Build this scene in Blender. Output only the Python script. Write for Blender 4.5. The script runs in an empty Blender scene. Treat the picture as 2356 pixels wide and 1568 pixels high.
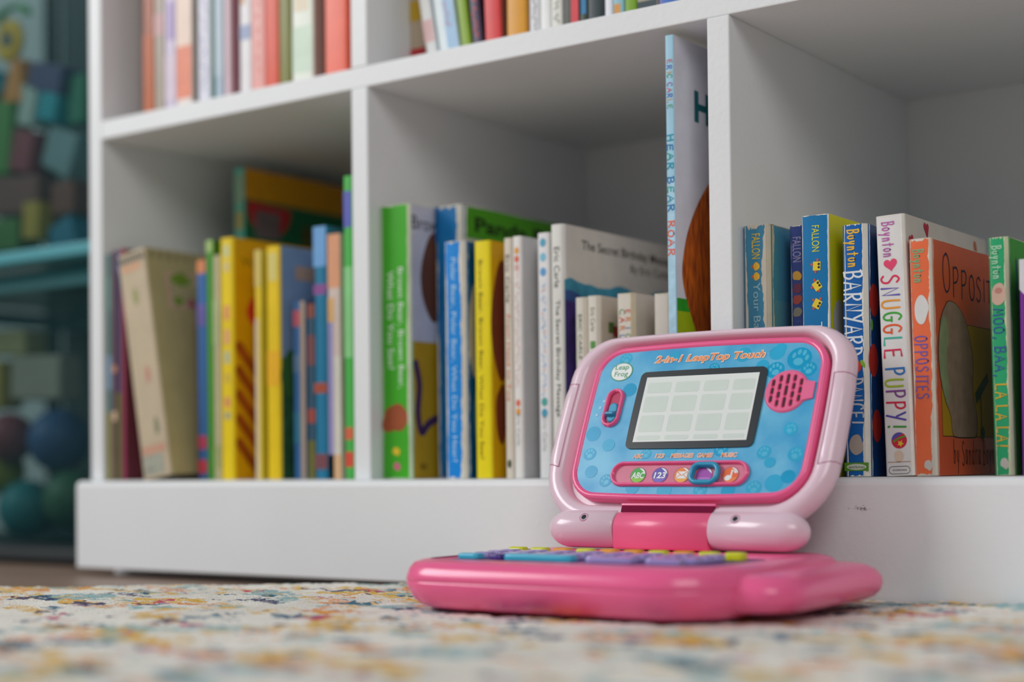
import bpy, math, random
from mathutils import Vector, Matrix
R=math.radians
# ------------------------------------------------------------------ camera
sc=bpy.context.scene; COL=sc.collection
CX,CY,CZ=1.0535,-.8709,.0087
YAW,PITCH,ROLL=.6225,.0165,-.0107
FPX,PPY=3572.7,1013.0
def cam_axes():
    fwd=Vector((-math.sin(YAW)*math.cos(PITCH),math.cos(YAW)*math.cos(PITCH),math.sin(PITCH)))
    rt=Vector((math.cos(YAW),math.sin(YAW),0)); up=rt.cross(fwd)
    c,s=math.cos(ROLL),math.sin(ROLL)
    return rt*c+up*s, up*c-rt*s, fwd
r_,u_,f_=cam_axes()
cd=bpy.data.cameras.new('camera'); cam=bpy.data.objects.new('camera',cd); COL.objects.link(cam)
cam.matrix_world=Matrix(((r_.x,u_.x,-f_.x,CX),(r_.y,u_.y,-f_.y,CY),(r_.z,u_.z,-f_.z,CZ),(0,0,0,1)))
cd.sensor_width=36; cd.lens=36*FPX/2356; cd.shift_y=(PPY-784)/2356
cd.clip_start=.02; cd.clip_end=60
cd.dof.use_dof=True; cd.dof.focus_distance=.95; cd.dof.aperture_fstop=2.8
sc.camera=cam
# ------------------------------------------------------------------ world, daylight from the room's window, added fill
w=bpy.data.worlds.new('room_light'); sc.world=w; w.use_nodes=True
bg=w.node_tree.nodes['Background']; bg.inputs[0].default_value=(.90,.92,.95,1); bg.inputs[1].default_value=.215
def area(name,loc,target,sx,sy,power,col):
    l=bpy.data.lights.new(name,'AREA'); l.shape='RECTANGLE'; l.size=sx; l.size_y=sy; l.energy=power; l.color=col
    o=bpy.data.objects.new(name,l); COL.objects.link(o); o.location=loc
    o.rotation_euler=(Vector(target)-Vector(loc)).to_track_quat('-Z','Y').to_euler(); return o
area('window_daylight',(-1.25,-1.35,1.30),(.5,0,.15),1.1,.9,33,(.975,.985,1))
area('right_fill_light',(1.75,-1.55,1.35),(.5,0,.15),1.0,.9,14,(1,.97,.94))  # unseen fill added at the right to brighten right-facing covers
sc.view_settings.view_transform='Standard'; sc.view_settings.look='None'
sc.view_settings.gamma=1; sc.view_settings.use_curve_mapping=False
sc.view_settings.exposure=0.0
# ------------------------------------------------------------------ materials
def lin(c): return c/12.92 if c<=.04045 else ((c+.055)/1.055)**2.4
def hexc(h): h=h.lstrip('#'); return tuple(lin(int(h[i:i+2],16)/255) for i in (0,2,4))+(1,)
MC={}
def mat(h,rough=.5,var=.06,coat=0.,bump=0.,bscale=400,key=None,spec=.5,scale=60):
    k=key or (h,rough,var,coat,bump)
    if k in MC: return MC[k]
    m=bpy.data.materials.new('m_%s'%str(h).strip('#')); m.use_nodes=True; nt=m.node_tree; b=nt.nodes['Principled BSDF']
    c=hexc(h); tc=nt.nodes.new('ShaderNodeTexCoord')
    if var>0:
        n=nt.nodes.new('ShaderNodeTexNoise'); n.inputs['Scale'].default_value=scale; n.inputs['Detail'].default_value=4
        nt.links.new(tc.outputs['Object'],n.inputs['Vector'])
        mp=nt.nodes.new('ShaderNodeMapRange'); mp.inputs[1].default_value=.3; mp.inputs[2].default_value=.7
        mp.inputs[3].default_value=1-var; mp.inputs[4].default_value=1+var
        nt.links.new(n.outputs['Fac'],mp.inputs[0])
        hs=nt.nodes.new('ShaderNodeHueSaturation'); hs.inputs['Color'].default_value=c
        nt.links.new(mp.outputs[0],hs.inputs['Value']); nt.links.new(hs.outputs[0],b.inputs['Base Color'])
    else: b.inputs['Base Color'].default_value=c
    b.inputs['Roughness'].default_value=rough; b.inputs['Specular IOR Level'].default_value=spec*.7
    if coat: b.inputs['Coat Weight'].default_value=coat; b.inputs['Coat Roughness'].default_value=.12
    if bump:
        n2=nt.nodes.new('ShaderNodeTexNoise'); n2.inputs['Scale'].default_value=bscale; n2.inputs['Detail'].default_value=3
        nt.links.new(tc.outputs['Object'],n2.inputs['Vector'])
        bp=nt.nodes.new('ShaderNodeBump'); bp.inputs['Strength'].default_value=bump; bp.inputs['Distance'].default_value=.0004
        nt.links.new(n2.outputs['Fac'],bp.inputs['Height']); nt.links.new(bp.outputs[0],b.inputs['Normal'])
    MC[k]=m; return m
# ------------------------------------------------------------------ mesh building
class MB:
    def __init__(s,T=None): s.v=[];s.f=[];s.m=[];s.sm=[];s.mats=[];s.T=T
    def mi(s,m):
        if m not in s.mats: s.mats.append(m)
        return s.mats.index(m)
    def add(s,vs,fs,m,smooth=False):
        o=len(s.v)
        s.v+= [tuple(s.T(v)) if s.T else tuple(v) for v in vs]
        i=s.mi(m)
        for f in fs: s.f.append([a+o for a in f]); s.m.append(i); s.sm.append(smooth)
    def box(s,a,b,m):
        x0,y0,z0=a;x1,y1,z1=b
        s.add([(x0,y0,z0),(x1,y0,z0),(x1,y1,z0),(x0,y1,z0),(x0,y0,z1),(x1,y0,z1),(x1,y1,z1),(x0,y1,z1)],
              [(0,3,2,1),(4,5,6,7),(0,1,5,4),(1,2,6,5),(2,3,7,6),(3,0,4,7)],m)
    def loft(s,rings,m,cap0=True,cap1=True,smooth=True,closed=True):
        n=len(rings[0]);vs=[p for r in rings for p in r];fs=[]
        for i in range(len(rings)-1):
            for j in range(n if closed else n-1):
                k=(j+1)%n; fs.append((i*n+j,i*n+k,(i+1)*n+k,(i+1)*n+j))
        s.add(vs,fs,m,smooth)
        if cap0: s.add(rings[0],[tuple(range(n))[::-1]],m)
        if cap1: s.add(rings[-1],[tuple(range(n))],m)
    # flat art on a plane: fr=(origin,U,V,N)
    def poly(s,fr,pts,h,m):
        O,U,V,N=fr; s.add([O+U*x+V*y+N*h for x,y in pts],[tuple(range(len(pts)))],m)
    def rect(s,fr,x0,y0,x1,y1,h,m): s.poly(fr,[(x0,y0),(x1,y0),(x1,y1),(x0,y1)],h,m)
    def ell(s,fr,cx,cy,rx,ry,h,m,rot=0,n=28):
        c,q=math.cos(rot),math.sin(rot)
        s.poly(fr,[(cx+rx*math.cos(a)*c-ry*math.sin(a)*q,cy+rx*math.cos(a)*q+ry*math.sin(a)*c) for a in [2*math.pi*i/n for i in range(n)]],h,m)
    def mesh2(s,fr,vs,fs,h,m,ox=0,oy=0):
        O,U,V,N=fr; s.add([O+U*(x+ox)+V*(y+oy)+N*h for x,y in vs],fs,m)
    def stroke(s,fr,pts,wd,h,m):
        """one ribbon with round ends; every stroke sits a few microns above the last so that none coincide"""
        s.k=(getattr(s,'k',0)+1)%14; h=h+s.k*6e-6
        P_=[Vector(p) for i,p in enumerate(pts) if i==0 or (Vector(p)-Vector(pts[i-1])).length>1e-7]
        if len(P_)<2: return
        L_=[];R_=[]
        for i,p in enumerate(P_):
            d=(P_[min(i+1,len(P_)-1)]-P_[max(i-1,0)])
            if d.length<1e-9: d=P_[i]-P_[i-1]
            n=Vector((-d.y,d.x)).normalized()*wd/2
            L_.append(p+n);R_.append(p-n)
        def cap(c,v):   # half circle points from +v round to -v, bulging clockwise of v
            a0=math.atan2(v.y,v.x); return [(c.x+wd/2*math.cos(a0-t_),c.y+wd/2*math.sin(a0-t_)) for t_ in [math.pi*k/5 for k in range(1,5)]]
        for i in range(len(P_)-1): s.poly(fr,[tuple(R_[i]),tuple(R_[i+1]),tuple(L_[i+1]),tuple(L_[i])],h,m)
        s.poly(fr,([tuple(L_[-1])]+cap(P_[-1],L_[-1]-P_[-1])+[tuple(R_[-1])])[::-1],h,m)
        s.poly(fr,([tuple(R_[0])]+cap(P_[0],R_[0]-P_[0])+[tuple(L_[0])])[::-1],h,m)
    def build(s,name,parent=None,loc=None,bevel=0,seg=2,angle=40):
        me=bpy.data.meshes.new(name); me.from_pydata(s.v,[],s.f)
        for m in s.mats: me.materials.append(m)
        me.polygons.foreach_set('material_index',s.m); me.polygons.foreach_set('use_smooth',s.sm); me.update()
        o=bpy.data.objects.new(name,me); COL.objects.link(o)
        if parent: o.parent=parent
        if loc is not None: o.location=loc
        if bevel:
            bv=o.modifiers.new('bevel','BEVEL'); bv.width=bevel; bv.segments=seg; bv.limit_method='ANGLE'; bv.angle_limit=R(angle)
        return o
def tag(o,label=None,cat=None,group=None,kind=None):
    if label: o['label']=label
    if cat: o['category']=cat
    if group: o['group']=group
    if kind: o['kind']=kind
    return o
def empty(name,loc,rot=(0,0,0)):
    o=bpy.data.objects.new(name,None); o.empty_display_size=.02; COL.objects.link(o); o.location=loc; o.rotation_euler=rot; return o
TXT={}
def text(s,size=1.,shear=0.,off=0.,sx=1.):
    k=(s,shear,off)
    if k not in TXT:
        cu=bpy.data.curves.new('t','FONT'); cu.body=s; cu.size=1; cu.shear=shear; cu.offset=off; cu.resolution_u=4
        cu.align_x='CENTER'; cu.align_y='CENTER'
        ob=bpy.data.objects.new('t',cu); COL.objects.link(ob); bpy.context.view_layer.update()
        me=ob.evaluated_get(bpy.context.evaluated_depsgraph_get()).to_mesh()
        TXT[k]=([(v.co.x,v.co.y) for v in me.vertices],[tuple(p.vertices) for p in me.polygons])
        bpy.data.objects.remove(ob); bpy.data.curves.remove(cu)
    v,f=TXT[k]; xs=[a for a,b in v]; ys=[b for a,b in v]
    cx=(min(xs)+max(xs))/2; cy=(min(ys)+max(ys))/2
    return [((a-cx)*size*sx,(b-cy)*size) for a,b in v],f,(max(xs)-min(xs))*size*sx,(max(ys)-min(ys))*size
def put_text(mb,fr,s,cx,cy,h,m,height=None,width=None,shear=0,off=0,rot=0):
    v,f,w0,h0=text(s,1,shear,off)
    sy=height/h0 if height else width/w0; sx=width/w0 if width else sy
    c,q=math.cos(rot),math.sin(rot)
    mb.mesh2(fr,[(cx+x*sx*c-y*sy*q,cy+x*sx*q+y*sy*c) for x,y in v],f,h,m)
# hand lettering: strokes on a 4 x 6 grid ('c' = smooth)
def G(s):
    out=[]
    for part in s.split('|'):
        sm=part[0]=='c'; nums=part[1:] if sm else part
        pts=[tuple(float(t) for t in q.split(',')) for q in nums.split()]
        out.append((sm,pts))
    return out
HG={'S':G('c3.4,5.2 2.2,6 .9,5.2 .9,4.1 2.2,3.2 3.3,2.2 3,.6 1.6,0 .4,.7'),
'N':G('.4,0 .7,5.8 3.2,.2 3.5,6'),'U':G('c.5,6 .4,3 .7,.7 2,0 3.3,.8 3.5,3 3.4,6'),
'G':G('c3.3,5.2 2,6 .8,5 .4,3 .9,.8 2.2,0 3.3,.8 3.4,2.6|3.9,2.7 2.1,2.7'),
'L':G('.8,6 .6,.2 3.5,.1'),'E':G('3.4,5.9 .8,5.7 .6,.2 3.6,.1|.7,3.1 3,3.2'),
'P':G('.8,6 .6,-.2|c.7,5.7 2.6,6 3.5,4.6 2.6,3.1 .8,2.7'),'Y':G('.4,6 2,3|3.8,6 1.4,-.4'),
'!':G('1.6,6 1.4,2|c1.3,.5 1.5,.3 1.4,.1'),'O':G('c2.2,6 .8,5.2 .4,2.8 1,.6 2.2,0 3.4,1 3.6,3.4 3,5.4 1.9,6'),
'I':G('2,6 1.9,0'),'T':G('.2,5.8 3.9,6|2.1,5.9 1.9,0'),
'B':G('.8,6.3 .6,-.2|c.2,5.8 2.4,6.3 3.3,5 2.4,3.4 .9,3.1|c.9,3.2 2.8,3 3.7,1.6 2.6,.1 .4,0'),
'A':G('.2,0 2.1,6 3.8,0|.9,2.2 3.3,2.3'),'R':G('.8,6 .6,0|c.5,5.7 2.6,6 3.4,4.7 2.5,3.3 .9,3|1.3,3 3.7,0'),
'D':G('.8,6 .6,0|c.3,5.9 2.4,5.7 3.6,4 3.5,1.8 2.2,.4 .4,0'),'C':G('c3.5,5 2.4,6 1,5.2 .5,3 1,.9 2.2,0 3.5,.8'),
'F':G('3.5,5.9 .8,5.8 .6,0|.7,3.1 2.8,3.2'),',':G('1.4,.6 .9,-1'),'H':G('.6,6 .6,0|3.5,6 3.4,0|.6,3 3.4,3.1'),
'M':G('.3,0 .8,6 2.1,1.8 3.3,6 3.8,0'),
'b':G('.9,6 .8,.3|c.9,2.4 2.2,3.4 3.2,2.2 2.6,.5 1,.2'),'o':G('c2,3.6 .8,2.8 .8,1 2,0 3.2,1 3.2,2.8 1.9,3.6'),
'y':G('c.7,3.5 1,1.4 2.4,.9 3,3.5|3,3.5 1.6,-2.2'),'n':G('.8,3.5 .8,0|c.8,1.8 1.8,3.4 2.9,3 3.1,0'),
't':G('2,5.6 1.9,0|.7,3.7 3.3,3.9'),'a':G('c3,3.2 1.6,3.7 .7,2 1.2,.2 2.6,.9 3,3.3|3,3.4 3.2,0'),
'd':G('c3,3 1.6,3.5 .7,1.8 1.4,.1 3,1|3.1,6 3.1,0'),'r':G('.9,3.5 .9,0|c.9,2.2 1.8,3.5 3,3.3'),' ':[]}
def catmull(p,n=5):
    out=[]
    for i in range(len(p)-1):
        a,b,c,d=p[max(i-1,0)],p[i],p[i+1],p[min(i+2,len(p)-1)]
        for k in range(n):
            t=k/n; out.append(tuple(.5*((2*b[j])+(-a[j]+c[j])*t+(2*a[j]-5*b[j]+4*c[j]-d[j])*t*t+(-a[j]+3*b[j]-3*c[j]+d[j])*t**3) for j in (0,1)))
    out.append(p[-1]); return out
def hand(mb,fr,s,x,y,h,ch,cw,wd,cols,rng=None,gap=None):
    """letters start at (x,y) going +U, ch cap height, cw advance"""
    rng=rng or random.Random(5); i=0
    for c in s:
        if c==' ': x+=cw*.55; continue
        m=cols[i%len(cols)]; i+=1
        sc_=ch/6; wx=cw*.78/4; dy=rng.uniform(-.04,.04)*ch; an=rng.uniform(-.07,.07)
        for sm,pts in HG[c]:
            q=catmull(pts) if sm else pts
            q=[(x+(a*math.cos(an)-b*math.sin(an)*.6)*wx,y+dy+(b*math.cos(an)+a*math.sin(an)*.4)*sc_) for a,b in q]
            mb.stroke(fr,q,wd,h,m)
        x+=cw*(.62 if c in 'I!,' else 1)
    return x
V3=Vector
WHITE='#f3f4f4'
paint=mat('#eceff1',.42,.02,0,.5,260,key='paint',scale=9)
# ------------------------------------------------------------------ room
P,t,H,D=.30,.0158,.2912,.2965
FZ=-.0800          # floor
floorm=bpy.data.materials.new('wood_floor'); floorm.use_nodes=True
def wood():
    nt=floorm.node_tree;b=nt.nodes['Principled BSDF'];tc=nt.nodes.new('ShaderNodeTexCoord');mp=nt.nodes.new('ShaderNodeMapping')
    mp.inputs['Scale'].default_value=(3,30,3); n=nt.nodes.new('ShaderNodeTexNoise'); n.inputs['Scale'].default_value=3; n.inputs['Detail'].default_value=6
    cr=nt.nodes.new('ShaderNodeValToRGB'); cr.color_ramp.elements[0].color=hexc('#6b5547'); cr.color_ramp.elements[1].color=hexc('#a28b7b')
    nt.links.new(tc.outputs['Object'],mp.inputs[0]);nt.links.new(mp.outputs[0],n.inputs['Vector']);nt.links.new(n.outputs['Fac'],cr.inputs[0]);nt.links.new(cr.outputs[0],b.inputs['Base Color'])
    b.inputs['Roughness'].default_value=.45
wood()
mb=MB(); mb.box((-2.5,-3.2,-.05),(3,.45,0),floorm); tag(mb.build('floor',loc=(0,0,FZ)),kind='structure',label='brown wooden floor')
mb=MB(); mb.box((-2.5,.45,0),(3,.5,2.5),mat('#cfd6d8',.8,.03)); tag(mb.build('wall_back',loc=(0,0,FZ)),kind='structure',label='pale grey back wall')
# ------------------------------------------------------------------ bookcase
bc=empty('bookcase',(.6,.15,FZ)); tag(bc,'white painted open bookcase of square compartments standing on a solid white plinth','bookcase')
def B(a,b,name,bev=.0009,m=paint,lab=None):
    o0=bc.location; mb=MB(); mb.box([a[i]-o0[i] for i in range(3)],[b[i]-o0[i] for i in range(3)],m)
    o=mb.build(name,bc,bevel=bev); 
    if lab: o['label']=lab
    return o
NC,NR=4,3; XR=NC*P; TOP=NR*H+(NR-1)*t
B((-t,0,0),(0,D+.006,TOP+t),'side_panel'); B((XR-t,0,0),(XR,D+.006,TOP+t),'side_panel')
B((0,0,TOP),(XR-t,D,TOP+t),'top_board')
for r in range(1,NR):
    z=r*H+(r-1)*t; B((0,0,z),(XR-t,D,z+t),'shelf_board')
for c in range(1,NC):
    for r in range(NR):
        z=r*(H+t); B((c*P-t,-.0004,z-.0003),(c*P,D,z+H+.0001),'divider')
B((0,D,0),(XR-t,D+.006,TOP),'back_panel',0)
B((-t,.004,-.012),(XR,D+.006,0),'bottom_board',.0005)
mb=MB(); o0=bc.location
prof=[(-.010,0),(-.0125,-.0008),(-.0145,-.0025),(-.015,-.0045),(-.015,-.0733),(.003,-.0733),(.003,-.004),(.0,0)]
ring=lambda x:[(x-o0.x,y-o0.y,z-o0.z) for y,z in prof]
mb.loft([ring(-.0165),ring(XR)],paint,smooth=False); mb.build('plinth',bc,bevel=.0012)
# inner kick board standing back under the plinth, resting on the floor
B((-.01,.02,FZ),(XR-.01,.035,-.012),'kick_board',.0005)
# small smudges on the plinth face
frp=(V3((.585-o0.x,-.01505-o0.y,-.03-o0.z)),V3((1,0,0)),V3((0,0,1)),V3((0,-1,0)))
rng=random.Random(2); mb=MB(); sm=mat('#8d8a86',.6,.1)
for i in range(26):
    mb.ell(frp,.105+rng.gauss(0,.0022),.012+rng.gauss(0,.0008),rng.uniform(.0002,.0007),.00022,.00006,sm,rng.uniform(-.5,.5),8)
mb.build('scuff_mark',bc)['label']='small grey scuff'
# ------------------------------------------------------------------ books
def book(name,X,Y,T,HH,Dp,spine,cover,pages='#e9e2d2',lean=0,Z=0.,label='',group='',art=None,wear=0,wearcol='#e6dfcf',rough=.38,r=None,hard=False,flip=None,coat=.05,seed=1):
    root=empty(name,(X,Y,Z+.0003),(0,-R(lean),0)); tag(root,label,'book',group)
    sp=mat(spine,rough,.05,coat); cv=mat(cover,rough,.05,coat); pg=mat(pages,.8,.05)
    mb=MB(); tc=.0014 if not hard else .0022; r=min(r if r is not None else .0016,T*.45)
    # spine outline: rounded front corners (x across thickness, y back)
    n=5; arc=[(r-r*math.cos(a),r-r*math.sin(a)) for a in [i/n*math.pi/2 for i in range(n+1)]]
    arc2=[(T-x,y) for x,y in arc[::-1]]
    outer=arc+arc2
    lo=0.0; hi=HH
    vs=[];N_=len(outer)
    for z in (lo,hi): vs+=[(x,y,z) for x,y in outer]
    mb.add(vs,[(i,i+1,N_+i+1,N_+i) for i in range(N_-1)],sp,True)
    # boards
    yb=r
    mb.add([(T,yb,lo),(T,Dp,lo),(T,Dp,hi),(T,yb,hi)],[(0,1,2,3)],cv)
    mb.add([(0,yb,lo),(0,Dp,lo),(0,Dp,hi),(0,yb,hi)],[(3,2,1,0)],cv)
    for x0,x1 in ((0,tc),(T-tc,T)):
        mb.box((x0+.00005,yb,lo+.00005),(x1-.00005,Dp-.00005,hi-.00005),pg)
    cap=[(x,y) for x,y in outer]+[(T,tc+r),(0,tc+r)]
    for z,o_ in ((hi,1),(lo,-1)):
        q=[(x,y,z) for x,y in cap]; mb.add(q,[tuple(range(len(q)))[::o_]],pg)
    frs=(V3((T/2,0,HH)),V3((0,0,-1)),V3((1,0,0)),V3((0,-1,0)))     # spine: U down, V right
    frc=(V3((T,0,0)),V3((0,1,0)),V3((0,0,1)),V3((1,0,0)))          # cover: U back, V up
    if wear:
        rg=random.Random(seed); wm=mat(wearcol,.8,.08)
        def ragged(fr,along,base,sgn,wmax,h,vert=True,lo_=0):
            k=90; prev=None; wv=wmax*.4
            for i in range(k+1):
                a=lo_+(along-lo_)*i/k
                wv=max(wmax*.12,min(wmax,wv+rg.uniform(-.22,.22)*wmax))
                cur=(a,base,base+sgn*wv)
                if prev:
                    q=[(prev[0],prev[1]),(cur[0],cur[1]),(cur[0],cur[2]),(prev[0],prev[2])]
                    mb.poly(fr,q if vert else [(b_,a_) for a_,b_ in q],h,wm)
                prev=cur
        w_=wear
        ragged(frs,HH,-T/2+r*.6,1,w_*.5,.00008); ragged(frs,HH,T/2-r*.6,-1,w_,.00008)
        ragged(frs,T/2-r,0,1,w_*.8,.00009,False,-T/2+r); ragged(frs,T/2-r,HH,-1,w_*.7,.00009,False,-T/2+r)
        ragged(frc,HH,r,1,w_*.9,.00008,False)
        ragged(frc,Dp,HH,-1,w_*.25,.00008)
        # the rounded corner itself rubbed bare
        n2=N_
        for side in (0,1):
            idx=range(1,n) if side==0 else range(N_-n,N_-1)
            pts=[outer[i] for i in idx]
            ex=[]
            for z in (lo,hi): ex+=[(x+(-.0001 if side==0 else .0001)*.7,y-.00008,z) for x,y in pts]
            k=len(pts)
            if side==1: mb.add(ex,[(i,i+1,k+i+1,k+i) for i in range(k-1)],wm,True)
    if art: art(mb,frs,frc,T,HH,Dp)
    cvo=mb.build('cover',root)
    # page block
    pb=MB(); q=.0008 if not hard else .003
    z0,z1=(q,HH-q); pb.box((tc,tc+r,z0),(T-tc,Dp-(.0006 if not hard else .004),z1),mat(pages,.85,.12,key=('pg',pages),scale=220))
    pb.build('page_block',root)
    return root
def bands(cols):
    """art: stripes down the spine [(from,to,colour)] as fractions of the height from the top"""
    def f(mb,frs,frc,T,HH,Dp):
        for a,b,c,*k in cols:
            x0,x1=(k[0],k[1]) if k else (-.5,.5)
            mb.rect(frs,HH*a,T*x0*.94,HH*b,T*x1*.94,.0001,mat(c,.4))
    return f
def txt_spine(s,col,a,b,h=.5,cy=0,base=None,shear=0,extra=None):
    def f(mb,frs,frc,T,HH,Dp):
        if base: base(mb,frs,frc,T,HH,Dp)
        put_text(mb,frs,s,HH*(a+b)/2,T*cy,.0002,mat(col,.4),height=T*h,width=HH*(b-a),shear=shear)
        if extra: extra(mb,frs,frc,T,HH,Dp)
    return f
def squiggle(mb,fr,x0,x1,cy,hh,cols,h=.0002,seed=1):
    rg=random.Random(seed); x=x0; i=0
    while x<x1:
        m=cols[i%len(cols)]; i+=1; w_=hh*rg.uniform(.45,.7)
        mb.stroke(fr,catmull([(x,cy+rg.uniform(-.5,.5)*hh),(x+w_*.5,cy+rg.uniform(-.5,.5)*hh),(x+w_,cy+rg.uniform(-.5,.5)*hh)],3),hh*.18,h,m)
        x+=w_+hh*.28+(hh*.5 if rg.random()<.15 else 0)
def squig_spine(cols,a,b,hf=.45,cy=0,base=None,seed=1):
    def f(mb,frs,frc,T,HH,Dp):
        if base: base(mb,frs,frc,T,HH,Dp)
        squiggle(mb,frs,HH*a,HH*b,T*cy,T*hf,[mat(c,.4) for c in cols],.0002,seed)
    return f
def heart(mb,fr,cx,cy,s,h,m,rot=0):
    pts=[]
    for i in range(36):
        a=2*math.pi*i/36; x=16*math.sin(a)**3/17; y=(13*math.cos(a)-5*math.cos(2*a)-2*math.cos(3*a)-math.cos(4*a))/17
        pts.append((cx+s*(x*math.cos(rot)-y*math.sin(rot)),cy+s*(x*math.sin(rot)+y*math.cos(rot))))
    mb.poly(fr,pts,h,m)
def blob(mb,fr,cx,cy,rx,ry,h,m,seed=0,amp=.14,n=40):
    rg=random.Random(seed); ph=[rg.uniform(0,6.3) for _ in range(4)]
    pts=[]
    for i in range(n):
        a=2*math.pi*i/n; k=1+amp*sum(math.sin((j+2)*a+ph[j])/(j+2) for j in range(4))
        pts.append((cx+rx*k*math.cos(a),cy+ry*k*math.sin(a)))
    mb.poly(fr,pts,h,m)
# ---- right compartment
GRt='board books in the lower right compartment'
def a_tealchicks(mb,frs,frc,T,HH,Dp):
    put_text(mb,frs,'FALLON',HH*.085,T*.02,.0002,mat('#e8c53a',.4),height=T*.30,width=HH*.1)
    for k in (.165,.205):
        blob(mb,frs,HH*k,T*.03,.0024,.0023,.0002,mat('#eeb93a',.4),3); mb.ell(frs,HH*k,T*.03-.0028,.0010,.0006,.00025,mat('#d8623a',.4))
    put_text(mb,frs,"Your Baby's First",HH*.42,T*.0,.0002,mat('#9cc4cf',.4),height=T*.34,width=HH*.38)
    mb.rect(frc,0.004,HH*.55,Dp,HH*.7,.00006,mat('#5f9dbb',.4))
book('board_book',.6006,.012,.0191,.1586,.15,'#3f86a8','#4f97c0',label='faded teal blue board book with a yellow word, standing against the white divider',group=GRt,art=a_tealchicks,wear=.0035,wearcol='#cfc6b6',r=.004,seed=3)
def a_navy(mb,frs,frc,T,HH,Dp):
    put_text(mb,frs,'FALLON',HH*.095,0,.0002,mat('#9d94c4',.4),height=T*.5,width=HH*.1)
    for k,c in ((.2,'#c8963c'),(.25,'#6a3050'),(.295,'#9c4440'),(.345,'#7d7a72')):
        blob(mb,frs,HH*k,0,.003,.003,.0002,mat(c,.4),int(k*100))
    put_text(mb,frs,'Everything',HH*.48,0,.0002,mat('#3f4f9a',.4),height=T*.42,width=HH*.2)
book('board_book',.6271,.024,.0114,.1573,.15,'#2b3f86','#28386f',label='dark navy board book, squeezed between the faded teal and the bright blue board books',group=GRt,art=a_navy,wear=.0006,r=.003,seed=4)
def a_chick3(mb,frs,frc,T,HH,Dp):
    put_text(mb,frs,'FALLON',HH*.09,T*.02,.0002,mat('#e6e23c',.4),height=T*.27,width=HH*.1)
    for k,ro in ((.195,0),(.27,.6),(.34,-.5)):
        x=HH*k; c,q=math.cos(ro),math.sin(ro)
        pt=lambda a,b:(x+a*c-b*q,T*.05+a*q+b*c)
        mb.poly(frs,[pt(-.0027,-.0024),pt(.0028,-.0026),pt(.0029,.0024),pt(-.0025,.0026)],.0002,mat('#f0d23c',.4))
        for a,b in ((-.0036,.0006),(.0036,-.0008),(-.001,-.0034)):
            xx,yy=pt(a,b); mb.ell(frs,xx,yy,.0009,.0007,.00025,mat('#e0593a',.4))
        for a in (-.001,.001):
            xx,yy=pt(a,.0014); mb.ell(frs,xx,yy,.0008,.0008,.00025,mat('#33302a',.4))
    put_text(mb,frs,'This Book',HH*.53,T*.08,.0002,mat('#e6f2f8',.4),height=T*.29,width=HH*.24)
    mb.ell(frc,.014,HH*.60,.009,.0125,.0002,mat('#c9c9c4',.5))
book('board_book',.6416,.012,.0182,.1607,.15,'#1679b4','#e8e51e',label='tall bright blue board book with a yellow-green cover and three small yellow figures',group=GRt,art=a_chick3,wear=.0007,wearcol='#f2efe2',r=.0012,seed=5,rough=.34,coat=.2)
def a_barn(mb,frs,frc,T,HH,Dp):
    hand(mb,frs,'Boynton',HH*.02,-T*.22,.0002,T*.42,HH*.155/7,.0009,[mat('#f0bd3e',.4)],random.Random(3))
    hand(mb,frs,'BARNYARD',HH*.185,-T*.36,.0002,T*.66,HH*.345/8,.0012,[mat('#e9eff4',.4)],random.Random(8))
    mb.ell(frs,HH*.565,T*.0,.004,.004,.0002,mat('#e0483e',.4)); mb.ell(frs,HH*.555,T*.30,.0026,.0012,.0002,mat('#8cc63e',.4),.5)
    hand(mb,frs,'DANCE!',HH*.61,-T*.3,.0002,T*.6,HH*.2/6,.0011,[mat('#c9ced6',.4)],random.Random(9))
    blob(mb,frs,HH*.875,0,.0065,.0042,.0002,mat('#b3a79c',.5),6,.1)
    mb.rect(frs,HH*.945,-T*.47,HH*.978,T*.47,.00015,mat('#5e9a2c',.4))
    mb.ell(frs,HH*.962,0,.0018,T*.38,.0002,mat('#d9e3cf',.4)); put_text(mb,frw(T,HH),'workman',0,HH*.038,.00026,mat('#39422e',.5),width=T*.62)
    for u,v in ((.010,.70),(.008,.46),(.012,.2)): mb.ell(frc,u,HH*v,.007,.010,.0002,mat('#b8342e',.4))
    mb.ell(frc,.006,HH*.60,.0018,.0035,.00021,mat('#6cae34',.4))
def frw(T,HH): return (V3((T/2,0,0)),V3((1,0,0)),V3((0,0,1)),V3((0,-1,0)))   # upright lettering on a spine
book('board_book',.6675,.012,.0165,.1525,.145,'#1465b3','#123f7c',label='royal blue board book with worn white edges and BARNYARD DANCE in white hand lettering',group=GRt,art=a_barn,wear=.0016,wearcol='#e6e4da',r=.004,seed=6,rough=.34,coat=.2)
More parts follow.
